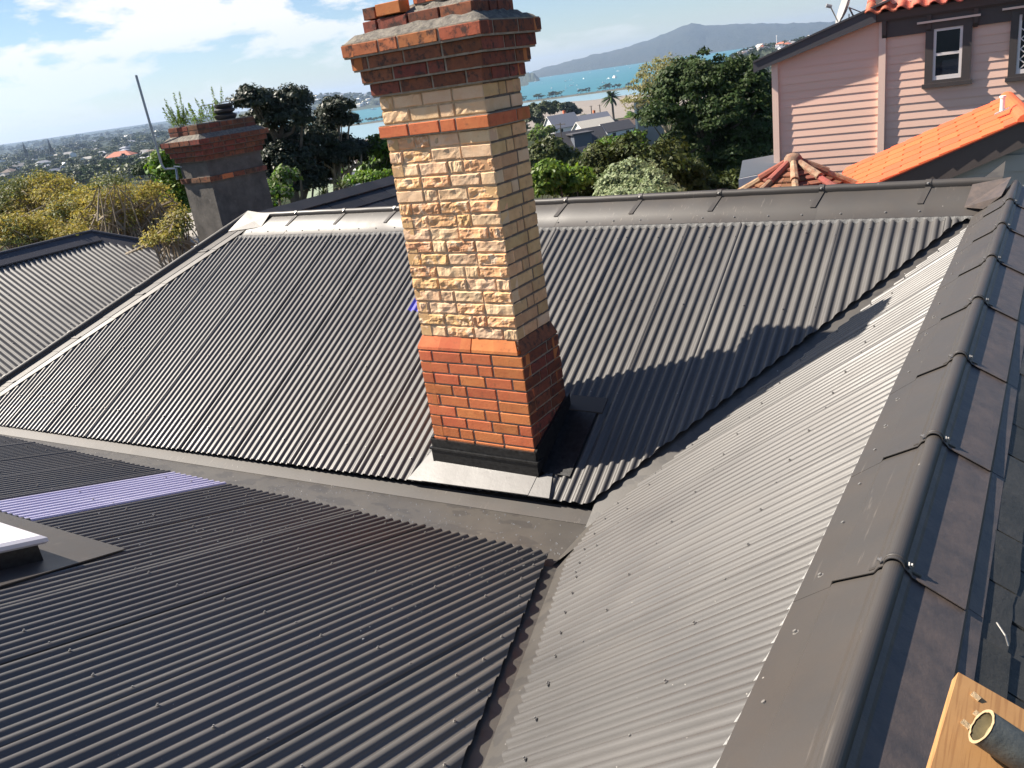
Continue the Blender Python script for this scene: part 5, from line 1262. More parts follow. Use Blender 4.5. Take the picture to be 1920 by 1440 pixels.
tree('olive_tree', 'olive brown bushy tree right of the tall chimney, above the lime shrub', 'tree', [(1030, 290, 32, 26), (1010, 305, 25, 25), (1060, 305, 22, 20)], 60, 'olive', 120, 90, 0.5, 0.2, 25, r0=0.15, nlimb=8)
tree('willow_tree', 'pale spring tree with thin open yellow-green foliage behind the dark evergreen', 'tree', [(1240, 145, 48, 30), (1275, 130, 35, 22), (1215, 175, 38, 28), (1195, 200, 28, 16), (1255, 180, 40, 30), (1295, 150, 30, 25)], 90, 'willow', 150, 42, 0.75, 0.15, 26, r0=0.22, nlimb=60, bark='bark_pale', tw=0.25, droop=0.4)
tree('garden_tree', 'mixed green trees below the white houses, left of the grey wall', 'tree', [(1150, 282, 36, 20), (1186, 270, 20, 22), (1122, 296, 30, 14), (1170, 266, 16, 8)], 100, 'bright', 110, 90, 0.75, 0.3, 27, r0=0.2, nlimb=10, second=('olive', 0.5))
tree('garden_tree', 'low round bush in front of the white gabled houses', 'tree', [(1106, 258, 12, 8), (1116, 264, 10, 7)], 210, 'mid', 60, 60, 0.9, 0.45, 28, nlimb=5)
tree('garden_tree', 'dark green tree clump beside the chimney, left of the white gabled house', 'tree', [(1012, 212, 30, 20), (1000, 228, 28, 18), (1040, 203, 16, 10)], 420, 'mid', 90, 70, 1.7, 0.9, 29, r0=0.4, nlimb=6)
tree('garden_tree', 'dark rounded trees at the shore behind the white gabled house', 'tree', [(1056, 205, 22, 10), (1075, 212, 14, 8)], 470, 'blue', 70, 60, 1.7, 0.9, 30, r0=0.4, nlimb=5)
tree('garden_tree', 'bright green bush close to the chimney, left of the dark gabled house', 'tree', [(1022, 250, 20, 10), (1008, 258, 18, 12)], 190, 'olive', 70, 60, 0.8, 0.4, 31, nlimb=5, second=('lime', 0.4))
tree('pohutukawa_tree', 'tall dark tree with two rounded tops behind the rendered chimney', 'tree',
     [(470, 192, 32, 22), (500, 200, 30, 26), (546, 192, 30, 24), (540, 225, 38, 28), (492, 235, 34, 30), (525, 275, 36, 42), (570, 275, 36, 40), (510, 340, 34, 46), (565, 345, 45, 38), (540, 310, 40, 40)], 30, 'blue', 430, 130, 0.30, 0.075, 32, r0=0.3, nlimb=26)
tree('pohutukawa_tree', 'dark tree with a pale slanting limb between the two chimneys', 'tree',
     [(633, 208, 30, 20), (618, 228, 34, 18), (645, 228, 22, 16), (600, 262, 30, 24), (650, 285, 34, 26), (625, 300, 34, 30), (668, 300, 18, 18), (590, 330, 26, 30)], 32, 'blue', 300, 130, 0.29, 0.075, 33, base=Vector((at(592, 370, 32).x, at(592, 370, 32).y, 0)), r0=0.2, nlimb=22, bark='bark_pale', tw=0.45)
tree('garden_tree', 'fresh green leafy tree touching the left side of the tall chimney', 'tree', [(722, 285, 22, 26), (706, 312, 24, 24), (728, 325, 26, 22)], 34, 'bright', 120, 90, 0.35, 0.13, 34, r0=0.12, nlimb=8, second=('dark', 0.45))
tree('hedge', 'low clipped yellow-green hedge above the slate roof', 'hedge', [(690, 335, 26, 9), (660, 343, 20, 8), (718, 333, 20, 10)], 24, 'lime', 90, 60, 0.16, 0.06, 35, nlimb=4, second=('bright', 0.5))
tree('garden_tree', 'pale leafy bush at the foot of the dark tree beside the rendered chimney', 'tree', [(520, 365, 22, 20), (535, 335, 14, 16), (508, 385, 14, 14)], 22, 'silver', 80, 60, 0.18, 0.07, 36, r0=0.06, nlimb=6, second=('bright', 0.6))
kow = [('golden flowering tree filling the left edge under the suburb', [(15, 375, 40, 34), (70, 352, 45, 24), (45, 400, 50, 30)], 22, 0.1),
       ('golden flowering tree with a rounded orange top, left of the bare branches', [(110, 372, 40, 28), (150, 395, 40, 34), (115, 415, 40, 30)], 21, 0.15),
       ('thin golden tree with many bare pale branches in the middle of the yellow trees', [(205, 385, 40, 38), (175, 430, 40, 30), (232, 420, 36, 34), (210, 350, 26, 16)], 19, 0.2),
       ('golden tree with bare forked branches, left of the rendered chimney', [(270, 372, 42, 26), (300, 400, 36, 30), (255, 420, 36, 28)], 20, 0.15),
       ('low golden shrub tree at the bottom left above the left roof ridge', [(20, 445, 40, 30), (75, 445, 45, 28), (125, 450, 30, 22)], 18, 0.2),
       ('sparse yellow shrub in front of the pale roof beside the rendered chimney', [(325, 440, 26, 22), (345, 418, 18, 20), (300, 455, 26, 14)], 16, 0.1)]
for i, (lb, sp, D, w) in enumerate(kow):
    tree('kowhai_tree', lb, 'tree', sp, D, 'goldgreen', 130 if i != 5 else 55, 64 if i in (0, 1, 4) else 38, 0.22, 0.034, 50 + i, r0=0.10, nlimb=130 if i in (2, 3) else 80, bark='bark_pale', second=('gold', 0.30, 2.6), group='golden flowering trees below the house', wig=0.3, tw=0.42)
tree('garden_tree', 'dark green leafy tree among the golden trees at the left edge', 'tree', [(10, 400, 34, 30), (35, 425, 30, 26), (5, 440, 26, 30)], 24, 'mid', 110, 80, 0.3, 0.11, 60, r0=0.12, nlimb=8)
tree('garden_tree', 'bright green tree against the left side of the rendered chimney', 'tree', [(318, 322, 20, 26), (335, 350, 22, 26), (345, 385, 22, 26), (322, 372, 18, 20)], 25, 'bright', 130, 70, 0.27, 0.09, 61, r0=0.08, nlimb=14, second=('lime', 0.5))
tree('garden_tree', 'round dark green tree beside the bent pole, above the golden trees', 'tree', [(283, 318, 22, 14), (272, 325, 14, 10)], 120, 'dark', 70, 70, 0.75, 0.3, 62, nlimb=6)

# weeds on the rendered chimney
for lb, px_, top, n_ in (('tuft of tall feathery weeds on the left of the rendered chimney top', (338, 232), (336, 172), 7), ('twin plumes of weed behind the cowl of the rendered chimney', (402, 215), (405, 162), 6), ('small spiky weed in the middle of the rendered chimney top', (372, 225), (371, 192), 3)):
    y0 = 10.2 if 'cowl' in lb else 9.75
    b0 = aty(px_[0], px_[1], y0); b0.z = -0.09; t0 = aty(top[0], top[1], y0); rng = np.random.default_rng(n_)
    w = empty('weed', b0, lb, 'plant', 'weeds growing on the rendered chimney'); mb = MB(); pts, nrs = [], []
    for k in range(n_ * 2):
        o_ = Vector((rng.normal(0, 0.06), rng.normal(0, 0.06), 0)); h = (t0.z - b0.z) * (1.0 if k < 2 else rng.uniform(0.4, 0.85)); e = b0 + o_ * 1.8 + Vector((0, 0, h))
        mb.tube([b0 + o_ * 0.7, (b0 + o_ + e) / 2 + Vector((rng.normal(0, .01), 0, 0)), e], [0.006, 0.004, 0.0015], 4)
        for q in range(130):
            tt = rng.uniform(0.15, 1.0); wd = 0.035 * (1.15 - tt); pts.append(np.array((b0 + o_).lerp(e, tt)) + rng.normal(0, 1, 3) * wd); nrs.append(rng.normal(0, 1, 3))
    mb.build('stems', M['bark_pale'], w); link('leaves', quads_np('leaves', leaf_quads(np.array(pts), np.array(nrs), 0.014, rng, 2.6), L_['lime']), w)
# spiky cordylines over the slate roof
for lb, u, v, D, R in (('spiky rosette plant peeping over the slate roof, left one', 608, 366, 15, 0.20), ('larger spiky plant above the slate roof beside the hedge', 640, 352, 17, 0.36)):
    c = at(u, v, D); w = empty('spiky_plant', Vector((c.x, c.y, land_z(c.x, c.y))), lb, 'plant'); rng = np.random.default_rng(int(u)); mb = MB()
    for k in range(46):
        d = Vector(rng.normal(0, 1, 3)); d.z = abs(d.z) * 0.8 + 0.05; d.normalize(); sd_ = d.cross(Vector((0, 0, 1))).normalized() * 0.014
        tip = c + d * R * rng.uniform(0.8, 1.15) - Vector((0, 0, R * 0.12)); md = c + d * R * 0.5 + Vector((0, 0, 0.02)); mb.add([c - sd_ * .6, c + sd_ * .6, md + sd_, tip, md - sd_], [(0, 1, 2, 4), (4, 2, 3)])
    mb.build('spears', L_['mid'], w); mb = MB(); mb.tube([Vector((c.x, c.y, land_z(c.x, c.y) - 0.1)), c], [0.10, 0.06], 7); mb.build('stem', M['bark'], w)
# date palm on the shore
pc_ = at(1147, 182, 430); pm = empty('palm_tree', Vector((pc_.x, pc_.y, land_z(pc_.x, pc_.y))), 'single tall date palm with round head of fronds in front of the sandy bay', 'palm tree')
mb = MB(); zb_ = land_z(pc_.x, pc_.y); mb.tube([Vector((pc_.x, pc_.y, zb_ - 0.3)), pc_ - Vector((0, 0, 4)), pc_], [0.6, 0.5, 0.65], 9); mb.build('trunk', M['bark'], pm)
mb = MB(); rng = np.random.default_rng(5)
for k in range(54):
    a = rng.uniform(0, 6.28); el = rng.uniform(-0.35, 1.25); R = 6.0; d = Vector((math.cos(a) * math.cos(el), math.sin(a) * math.cos(el), math.sin(el))); sd_ = Vector((-math.sin(a), math.cos(a), 0))
    pts = [pc_ + d * (R * t) - Vector((0, 0, R * 0.42 * t * t)) for t in (0, .3, .6, .85, 1)]; wd = [0.15, 0.55, 0.5, 0.3, 0.02]
    vs = []
    for p, w_ in zip(pts, wd): vs += [p - sd_ * w_ - Vector((0, 0, w_ * .5)), p, p + sd_ * w_ - Vector((0, 0, w_ * .5))]
    mb.add(vs, [(3 * i + j, 3 * i + j + 1, 3 * i + j + 4, 3 * i + j + 3) for i in range(4) for j in range(2)])
mb.build('fronds', L_['dark'], pm)

# ================================================================== HOUSES BELOW
M['slate_roof'] = mat('blue_grey_roof', (0.20, 0.205, 0.235), 0.55); M['cream_roof'] = mat('cream_iron_roof', (0.62, 0.56, 0.46), 0.5); M['dark_roof'] = mat('dark_tile_roof', (0.062, 0.06, 0.066), 0.7)
M['red_roof'] = mat('red_tile_roof', (0.42, 0.14, 0.08), 0.8); M['brown_roof'] = mat('brown_roof', (0.13, 0.09, 0.07), 0.8); M['bluewall'] = mat('blue_grey_wall', (0.10, 0.115, 0.14), 0.7); M['greywall'] = mat('pale_grey_render', (0.30, 0.295, 0.295), 0.85); M['pane_dark'] = mat('dark_pane', (0.02, 0.025, 0.03), 0.1)
def gable_house(label, u, v, D, w, l, hw, hr, rz, wall, roof, chimney=False, nwin=2, dormer=False, group=None):
    """u, v: photo position of the middle of the ridge; w across the gable, l along the ridge, rz = ridge direction"""
    c = at(u, v, D); zr = c.z; zg = land_z(c.x, c.y) - 0.5
    h = empty('house', (c.x, c.y, zg), label, 'house', group, rz); R = Matrix.Rotation(rz, 4, 'Z')
    T = lambda x, y, z: Vector((c.x, c.y, 0)) + (R @ Vector((x, y, 0))) + Vector((0, 0, z))
    ze = zr - hr; mb = MB()
    prof_ = [T(-l / 2, -w / 2, zg), T(-l / 2, w / 2, zg), T(-l / 2, w / 2, ze), T(-l / 2, 0, zr - 0.1), T(-l / 2, -w / 2, ze)]
    mb.prism(prof_, R @ Vector((l, 0, 0))); mb.build('wall', M[wall], h)
    mb = MB(); ov = 0.45
    for sg in (-1, 1):
        k = hr / (w / 2); a = [T(-l / 2 - ov, 0, zr), T(-l / 2 - ov, sg * (w / 2 + ov), ze - ov * k), T(-l / 2 - ov, sg * (w / 2 + ov), ze - ov * k + 0.18), T(-l / 2 - ov, 0, zr + 0.18)]
        mb.prism(a, R @ Vector((l + 2 * ov, 0, 0)))
    rf = mb.build('roof', M[roof], h)
    for sg in (-1, 1):
        for e in (-1, 1):
            mb = MB(); k = hr / (w / 2); x = e * (l / 2 + ov + 0.02); mb.prism([T(x, 0, zr - 0.12), T(x, sg * (w / 2 + ov), ze - ov * k - 0.12), T(x, sg * (w / 2 + ov), ze - ov * k + 0.12), T(x, 0, zr + 0.12)], R @ Vector((0.05 * e, 0, 0))); mb.build('barge_board', M['white'], h)
    for e in (-1, 1):
        for k in range(nwin):
            y = (k - (nwin - 1) / 2) * w / (nwin + 0.6); mb = MB(); x = e * (l / 2 + 0.01); z0 = ze - 1.9
            mb.prism([T(x, y - 0.6, z0), T(x, y + 0.6, z0), T(x, y + 0.6, z0 + 1.3), T(x, y - 0.6, z0 + 1.3)], R @ Vector((0.06 * e, 0, 0))); wo = mb.build('window', M['white'], h)
            mb = MB(); x += 0.05 * e; mb.prism([T(x, y - 0.45, z0 + .15), T(x, y + 0.45, z0 + .15), T(x, y + 0.45, z0 + 1.15), T(x, y - 0.45, z0 + 1.15)], R @ Vector((0.03 * e, 0, 0))); mb.build('pane', M['pane_dark'], wo)
    for sg in (-1, 1):
        for k in range(max(1, int(l / 4))):
            x = -l / 2 + (k + 0.5) * l / max(1, int(l / 4)); y = sg * (w / 2 + 0.01); z0 = ze - 1.9; mb = MB(); mb.prism([T(x - .6, y, z0), T(x + .6, y, z0), T(x + .6, y, z0 + 1.3), T(x - .6, y, z0 + 1.3)], R @ Vector((0, 0.06 * sg, 0))); mb.build('window', M['pane_dark'], h)
    if chimney: mb = MB(); mb.box((-0.4, -0.4, 0), (0.4, 0.4, hr + 1.2), M=Matrix.Translation(T(l * 0.2, w * 0.12, ze)) @ R); mb.build('chimney', M['brick_red'], rf)
    if dormer:
        mb = MB(); mb.box((-2.0, -w / 2 + 0.2, ze + 0.1), (1.6, -w / 4, zr - 0.5), M=Matrix.Translation((c.x, c.y, 0)) @ R); d_ = mb.build('dormer', M[wall], h)
        mb = MB(); mb.box((-2.4, -w / 2 - 0.1, zr - 0.5), (2.0, 0.2, zr - 0.25), M=Matrix.Translation((c.x, c.y, 0)) @ R); mb.build('dormer_roof', M[roof], d_)
    return h
rd = math.radians
gable_house('white house with a steep white gable end and blue-grey roof, nearest the tall chimney', 1051, 215, 330, 9.0, 11, 4.6, 4.2, rd(58), 'white', 'slate_roof', True)
gable_house('long blue-grey roofed white house between the white gable and the palm', 1103, 215, 340, 8.5, 16, 4.0, 3.4, rd(56), 'white', 'slate_roof', True, 1)
gable_house('white house with cream iron roof and decorated gable', 1112, 224, 300, 7.5, 13, 4.2, 2.8, rd(60), 'white', 'cream_roof')
gable_house('white shed with low dark roof under the palm', 1152, 229, 270, 6, 10, 5.0, 2.2, rd(60), 'white', 'dark_roof', False, 1)
gable_house('brown roofed house behind the white shed', 1178, 222, 345, 7, 12, 2.5, 2.4, rd(40), 'bluewall', 'brown_roof')
gable_house('dark blue-grey house with black roof and a flat dormer', 1080, 245, 165, 7, 10, 3.4, 3.2, rd(52), 'bluewall', 'dark_roof', False, 1, dormer=True)
gable_house('dark blue-grey gable with white edging in front of the dormer house', 1083, 279, 120, 5.2, 7, 3, 2.3, rd(68), 'bluewall', 'dark_roof', False, 1)
gable_house('red tiled house with small dormer at the sandy bay, left of the tall chimney', 685, 272, 300, 8.5, 9, 4, 3.6, rd(-20), 'white', 'red_roof', True)
gable_house('brown tiled house with half-timbered wall below the red tiled house', 690, 290, 240, 8, 8, 4, 3.2, rd(60), 'white', 'brown_roof')
gable_house('small white-edged glasshouse roof under the dark tree', 645, 330, 70, 3.4, 4, 2, 1.3, rd(55), 'greywall', 'grey_roof', False, 1)
# tall pale rendered wall of a house, half hidden by the dark evergreen
q = at(1210, 240, 100); gh = empty('house', (q.x, q.y, land_z(q.x, q.y)), 'plain tall grey rendered house wall with white edge beside the dark evergreen', 'house')
a0, a1, b0, b1 = at(1188, 190, 100), at(1243, 300, 101), at(1189, 300, 100), at(1240, 182, 101)
dirw = (Vector((b1.x, b1.y, 0)) - Vector((a0.x, a0.y, 0))); nw = Vector((dirw.y, -dirw.x, 0)).normalized(); nw = nw if nw.dot(q) > 0 else -nw; nw = (nw * 0.15 + Vector((a0.x + 6, a0.y, 0)).normalized()).normalized()
mb = MB(); mb.prism([Vector((a0.x, a0.y, -17)), Vector((b1.x, b1.y, -17)), Vector((b1.x, b1.y, b1.z)), Vector((a0.x, a0.y, a0.z))], nw * 7); mb.build('wall', M['greywall'], gh)
mb = MB(); mb.prism([Vector((a0.x, a0.y, -17)) - nw * .06, Vector((a0.x, a0.y, -17)) - nw * .06 + dirw.normalized() * .25, Vector((a0.x, a0.y, a0.z)) - nw * .06 + dirw.normalized() * .25, Vector((a0.x, a0.y, a0.z)) - nw * .06], nw * .05); mb.build('corner_trim', M['white'], gh)
mb = MB(); p0 = Vector((a0.x, a0.y, a0.z)); mb.prism([p0 - dirw.normalized() * .3 - nw * .3, p0 + dirw * 1.05 - nw * .3, p0 + dirw * 1.05 + nw * 7.3, p0 - dirw.normalized() * .3 + nw * 7.3], (0, 0, 0.12)); mb.build('parapet', M['greywall'], gh)
# pale old roof and concrete behind the golden trees
q0, q1, q2, q3 = at(243, 470, 19), at(372, 470, 19), at(372, 398, 23), at(322, 402, 23)
pr0 = empty('shed_roof', q0, 'pale weathered grey roof slope half hidden by yellow shrubs beside the rendered chimney', 'roof')
M['pale_roof'] = mat('pale_weathered_roof', (0.36, 0.33, 0.29), 0.9, noise=(3, 0.8), col2=(0.27, 0.25, 0.22))
mb = MB(); mb.prism([q0, q1, q2, q3], (0, 0, -0.12)); mb.build('roof_slab', M['pale_roof'], pr0); mb = MB(); mb.prism([v + Vector((0, 0, -0.13)) for v in (q0, q1, q2, q3)], (0, 0, -4)); mb.build('wall', M['greywall'], pr0)
# garden patch with pale lawn behind the dark tree
q0, q1, q2, q3 = at(575, 372, 42), at(650, 372, 42), at(665, 340, 60), at(585, 335, 60)
M['lawn'] = mat('pale_tennis_lawn', (0.24, 0.29, 0.19), 0.95)
mb = MB(); mb.prism([q0, q1, q2, q3], (0, 0, -0.3)); tag(mb.build('lawn', M['lawn']), kind='structure')
# bare street poles
for lb, u0, v0, u1, v1, D in (('slender street lamp post near the palm, on the shore', 1108, 198, 1107, 213, 400), ('short dark post standing between the shore and the palm', 1124, 196, 1126, 207, 380), ('tall thin power pole beside the dark gabled house', 1050, 230, 1054, 285, 150)):
    a, b = at(u0, v0, D), at(u1, v1, D); b = Vector((a.x, a.y, land_z(a.x, a.y))); p_ = empty('street_pole', b, lb, 'pole'); mb = MB(); mb.tube([b, a], D * 0.0006, 6); mb.build('post', M['bark'], p_); mb = MB(); mb.bar(a + Vector((-1.0, 0, -0.3)), a + Vector((1.0, 0, -0.3)), 0.12, 0.12); mb.build('crossarm', M['bark'], p_)

# ================================================================== FAR SCATTER (shared meshes)
def simple_tree_mesh(seed, n, leaf, kind):
    rng = np.random.default_rng(seed); lob = [(np.array([rng.normal(0, .18), rng.normal(0, .18), 0.55 + rng.uniform(-.12, .2)]), (0.34, 0.34, 0.3)) for k in range(5)]
    p, nn2, tips = crown_points(lob, n // 22, 22, 0.13, rng); return quads_np('crown', leaf_quads(p, nn2, leaf, rng, 1.3), L_[kind])
trunk_me = MB(); trunk_me.tube([(0, 0, -0.15), (0, 0, 0.5)], [0.045, 0.02], 6); trunk_me = mesh_np('trunk', trunk_me.v, trunk_me.f, M['bark'])
mid_me = [simple_tree_mesh(s, 1700, 0.055, k) for s, k in ((1, 'mid'), (2, 'dark'), (3, 'olive'), (4, 'mid'), (5, 'bright'))]
far_me = [simple_tree_mesh(s, 420, 0.13, k) for s, k in ((11, 'mid'), (12, 'blue'), (13, 'dark'), (14, 'olive'), (15, 'mid'))]
def far_tree(name, me, pos, s, sz, label, group, trunk=True):
    t = empty(name, pos, label, 'tree', group, random.uniform(0, 6.28)); t.scale = (s, s, sz)
    o = bpy.data.objects.new('crown', me); COL.objects.link(o); o.parent = t
    if trunk: o = bpy.data.objects.new('trunk', trunk_me); COL.objects.link(o); o.parent = t
    return t
n = 0
TK = ['mid green', 'dark green', 'olive green', 'mid green', 'fresh green']
while n < 105:
    az = random.uniform(-52, -9); r = 75 + 420 * random.random() ** 0.8; x, y = r * math.sin(rd(az)), r * math.cos(rd(az))
    ok = True
    for (u, v, D) in ((1051, 225, 330), (1103, 225, 340), (1112, 232, 300), (1152, 235, 270), (1180, 225, 330), (1080, 255, 165), (1083, 285, 120), (685, 280, 300), (690, 300, 240), (1147, 200, 430), (1210, 240, 104), (645, 335, 70)):
        q = at(u, v, D); qa = az_of(q.x, q.y); lim = 11 if D < 400 else 22
        if math.hypot(x - q.x, y - q.y) < lim: ok = False
        if abs(az - qa) < math.degrees(7 / D) and 0.55 * D < r < D: ok = False
    if not ok: continue
    s = random.uniform(3.5, 6.5) * (0.8 if r < 150 else 1); ki = random.randrange(5)
    wh = 'between the chimneys' if az < -37 else ('just right of the tall chimney' if az < -26 else 'behind the dark evergreen')
    far_tree('garden_tree', mid_me[ki], (x, y, land_z(x, y)), s * 1.2, s, '%s garden tree on the slope below, %s' % (TK[ki], wh), 'garden trees on the slope below'); n += 1
# suburb to the left
hm, HD = [], []
def small_house_mesh(kind, wall, roof, w, l, h, hr):
    mb = MB(); a, b = l / 2, w / 2; mb.box((-a, -b, -3), (a, b, h), 0); ov = 0.5
    if kind == 'hip':
        i_ = min(a * 0.55, b); mb.add([(-a - ov, -b - ov, h), (a + ov, -b - ov, h), (a + ov, b + ov, h), (-a - ov, b + ov, h), (-a + i_, 0, h + hr), (a - i_, 0, h + hr)], [(0, 1, 5, 4), (1, 2, 5), (2, 3, 4, 5), (3, 0, 4)], 1)
    else:
        mb.add([(-a, -b, h), (-a, b, h), (-a, 0, h + hr), (a, -b, h), (a, b, h), (a, 0, h + hr)], [(0, 1, 2), (3, 5, 4)], 0)
        mb.add([(-a - ov, -b - ov, h - .2), (a + ov, -b - ov, h - .2), (a + ov, 0, h + hr + .1), (-a - ov, 0, h + hr + .1), (-a - ov, b + ov, h - .2), (a + ov, b + ov, h - .2)], [(0, 1, 2, 3), (3, 2, 5, 4)], 1)
    for k in range(3):
        x = -a + (k + .5) * 2 * a / 3
        for sg in (-1, 1): mb.box((x - .7, sg * b - .04, 0.9), (x + .7, sg * b + .04, 2.2), 2)
    return mesh_np('house', mb.v, mb.f, [M[wall], M[roof], M['pane_dark']], False, mb.m)
for kd, wl, rf_, de in (('hip', 'white', 'slate_roof', 'blue-grey hipped'), ('gable', 'white', 'grey_roof', 'grey gabled'), ('hip', 'greywall', 'dark_roof', 'dark hipped'), ('gable', 'white', 'dark_roof', 'dark gabled'), ('gable', 'white', 'cream_roof', 'cream gabled'), ('hip', 'white', 'brown_roof', 'brown hipped'), ('hip', 'greywall', 'grey_roof', 'grey hipped'), ('gable', 'white', 'white', 'white gabled'), ('hip', 'white', 'red_roof', 'red hipped')):
    hm.append(small_house_mesh(kd, wl, rf_, random.uniform(9, 12), random.uniform(12, 19), random.uniform(3.2, 5.5), random.uniform(2.4, 3.6))); HD.append(de)
def far_house(x, y, z, s, lab, grp, i):
    o = bpy.data.objects.new('house', hm[i]); COL.objects.link(o); o.location = (x, y, z); o.rotation_euler = (0, 0, random.uniform(0, 6.28)); o.scale = (s, s, s); tag(o, lab, 'house', grp)
for k in range(165):
    az = random.uniform(-70, -48.7); r = 800 * (5200 / 800) ** (random.random() ** 1.15); x, y = r * math.sin(rd(az)), r * math.cos(rd(az)); i = random.choice((0, 0, 1, 1, 2, 3, 4, 5, 6, 6, 7))
    bd = 'just above the golden trees' if r < 1300 else ('in the middle of the left suburb' if r < 2600 else 'far off near the left horizon')
    bd += ', left of the bent pole' if az < -56.5 else ', near the rendered chimney'
    far_house(x, y, land_z(x, y) + 1.5, random.uniform(0.9, 1.3) * (1 if r < 2200 else 1.25), '%s house %s' % (HD[i], bd), 'houses across the far left suburb', i)
q = at(232, 309, 1000); far_house(q.x, q.y, land_z(q.x, q.y) + 5, 1.5, 'orange-red roofed house standing out in the far left suburb', None, 8)
FK = ['mid green', 'grey-green', 'dark green', 'olive', 'green']
wood = {}
def woods(kind, x, y, z, s, sz, me_i):
    """far trees that read as one mass are gathered into one object per wood"""
    c = wood.setdefault(kind, [[], []]); me = far_me[me_i]; nv = len(me.vertices); co = np.empty(nv * 3, np.float32); me.vertices.foreach_get('co', co); co = co.reshape(-1, 3)
    an = random.uniform(0, 6.28); ca_, sa_ = math.cos(an), math.sin(an); c[0].append(np.stack([(co[:, 0] * ca_ - co[:, 1] * sa_) * s + x, (co[:, 0] * sa_ + co[:, 1] * ca_) * s + y, co[:, 2] * sz + z], 1)); c[1].append(me_i)
pool = []
for k in range(1700):
    az = random.uniform(-71, -48.2); r = 600 * (7500 / 600) ** (random.random() ** 0.85); pool.append((r, az))
pool.sort()
for k, (r, az) in enumerate(pool):
    x, y = r * math.sin(rd(az)), r * math.cos(rd(az)); s = random.uniform(9, 18) * (1 if r < 2000 else 1.6 if r < 4500 else 2.3); i = random.randrange(5)
    if k < 75:
        far_tree('tree', far_me[i], (x, y, land_z(x, y) - 1), s, s * random.uniform(0.7, 0.95), '%s rounded tree just beyond the golden trees, %s' % (FK[i], 'left of the bent pole' if az < -56.5 else 'near the rendered chimney'), 'nearer trees of the far left suburb', False)
    else: woods('suburb_woods', x, y, land_z(x, y) - 1.5, s, s * random.uniform(0.6, 0.9), i)
for lb, u, v, D in (('conical norfolk pine rising highest at the left horizon', 42, 266, 2000), ('second conical norfolk pine on the left horizon, darker', 89, 260, 2000)):
    c = at(u, v, D); zg = c.z - 32; t = empty('norfolk_pine', (c.x, c.y, zg), lb, 'tree'); mb = MB(); H = c.z - zg
    for k in range(22):
        z0 = zg + H * (0.10 + 0.88 * k / 22); R_ = 5.0 * (1 - k / 22.5) ** 0.8 * (1.0 if k % 2 else 0.6)
        for q in range(11): a = q * 0.571 + k * 1.3; mb.add([(c.x, c.y, z0 + 2.0), (c.x + R_ * math.cos(a - .26), c.y + R_ * math.sin(a - .26), z0 - 0.5), (c.x + R_ * 1.1 * math.cos(a), c.y + R_ * 1.1 * math.sin(a), z0 + .4), (c.x + R_ * math.cos(a + .26), c.y + R_ * math.sin(a + .26), z0 - 0.5)], [(0, 1, 2), (0, 2, 3)])
    mb.build('crown', L_['blue'], t); mb = MB(); mb.tube([(c.x, c.y, zg), (c.x, c.y, zg + H)], [0.8, 0.1], 6); mb.build('trunk', M['bark'], t)
def on_hill(u, frac, D, depth, prof_H):
    w = ray(u, hv(u)); w = w / math.hypot(w[0], w[1]); d = D + depth * frac; return w[0] * d, w[1] * d, SEA_Z - 1 + prof_H * math.sin(math.pi * frac * 1.02) ** 0.8
HB = ([470, 540, 575, 600, 640, 660, 720, 780], [66, 74, 84, 86, 78, 66, 60, 52])
for k in range(44):
    u = random.uniform(585, 730); fr = random.uniform(0.05, 0.42); x, y, z = on_hill(u, fr, 3950, 1300, interp(u, *HB)); i = random.choice((0, 1, 7, 7, 4))
    far_house(x, y, z + 1, random.uniform(1.0, 1.5), 'tiny %s house on the wooded headland across the bay, %s' % (HD[i], 'low by the water' if fr < 0.2 else 'higher up'), 'houses on the headland across the bay', i)
for k in range(230):
    u = random.uniform(480, 735); fr = random.uniform(0.03, 0.5); x, y, z = on_hill(u, fr, 3950, 1300, interp(u, *HB)); s = random.uniform(18, 30); woods('headland_woods', x, y, z - 5, s, s * 0.7, random.randrange(5))
PR = ([1290, 1330, 1360, 1378, 1400, 1440, 1500, 1560, 1640], [0, 16, 30, 38, 42, 43, 46, 48, 50])
for k in range(40):
    u = random.uniform(1385, 1570); fr = random.uniform(0.25, 0.5); x, y, z = on_hill(u, fr, 1430, 420, interp(u, *PR)); i = random.choice((0, 1, 4, 5, 7, 8)); far_house(x, y, z + 0.5, random.uniform(0.6, 0.9), '%s house along the top of the right-hand wooded ridge, %s the white mast' % (HD[i], 'left of' if u < 1456 else 'right of'), 'houses on the right-hand ridge', i)
for k in range(260):
    u = random.uniform(1325, 1575); fr = random.uniform(0.02, 0.5); x, y, z = on_hill(u, fr, 1430, 420, interp(u, *PR)); s = random.uniform(8, 13); woods('ridge_woods', x, y, z - 3.5, s, s * .75, random.choice((0, 1, 2, 2)))
for kd, (vv, ii) in wood.items():
    V_ = np.concatenate(vv).reshape(-1, 4, 3); me = quads_np(kd, V_, [L_[k_] for k_ in ('mid', 'blue', 'dark', 'olive', 'mid')]); me.polygons.foreach_set('material_index', np.concatenate([np.full(len(v) // 4, i, np.int32) for v, i in zip(vv, ii)])); link(kd, me)['kind'] = 'stuff'
x, y, z = on_hill(1456, 0.4, 1430, 420, 43); mt_ = empty('radio_mast', (x, y, z), 'thin white mast rising from the right-hand wooded ridge', 'mast'); mb = MB(); mb.tube([(x, y, z), (x, y, z + 17)], [0.7, 0.45], 7); mb.build('mast_pole', M['white'], mt_); mb = MB(); mb.tube([(x, y, z + 17), (x, y, z + 19)], [0.9, 0.9], 7); mb.build('mast_head', M['white'], mt_)
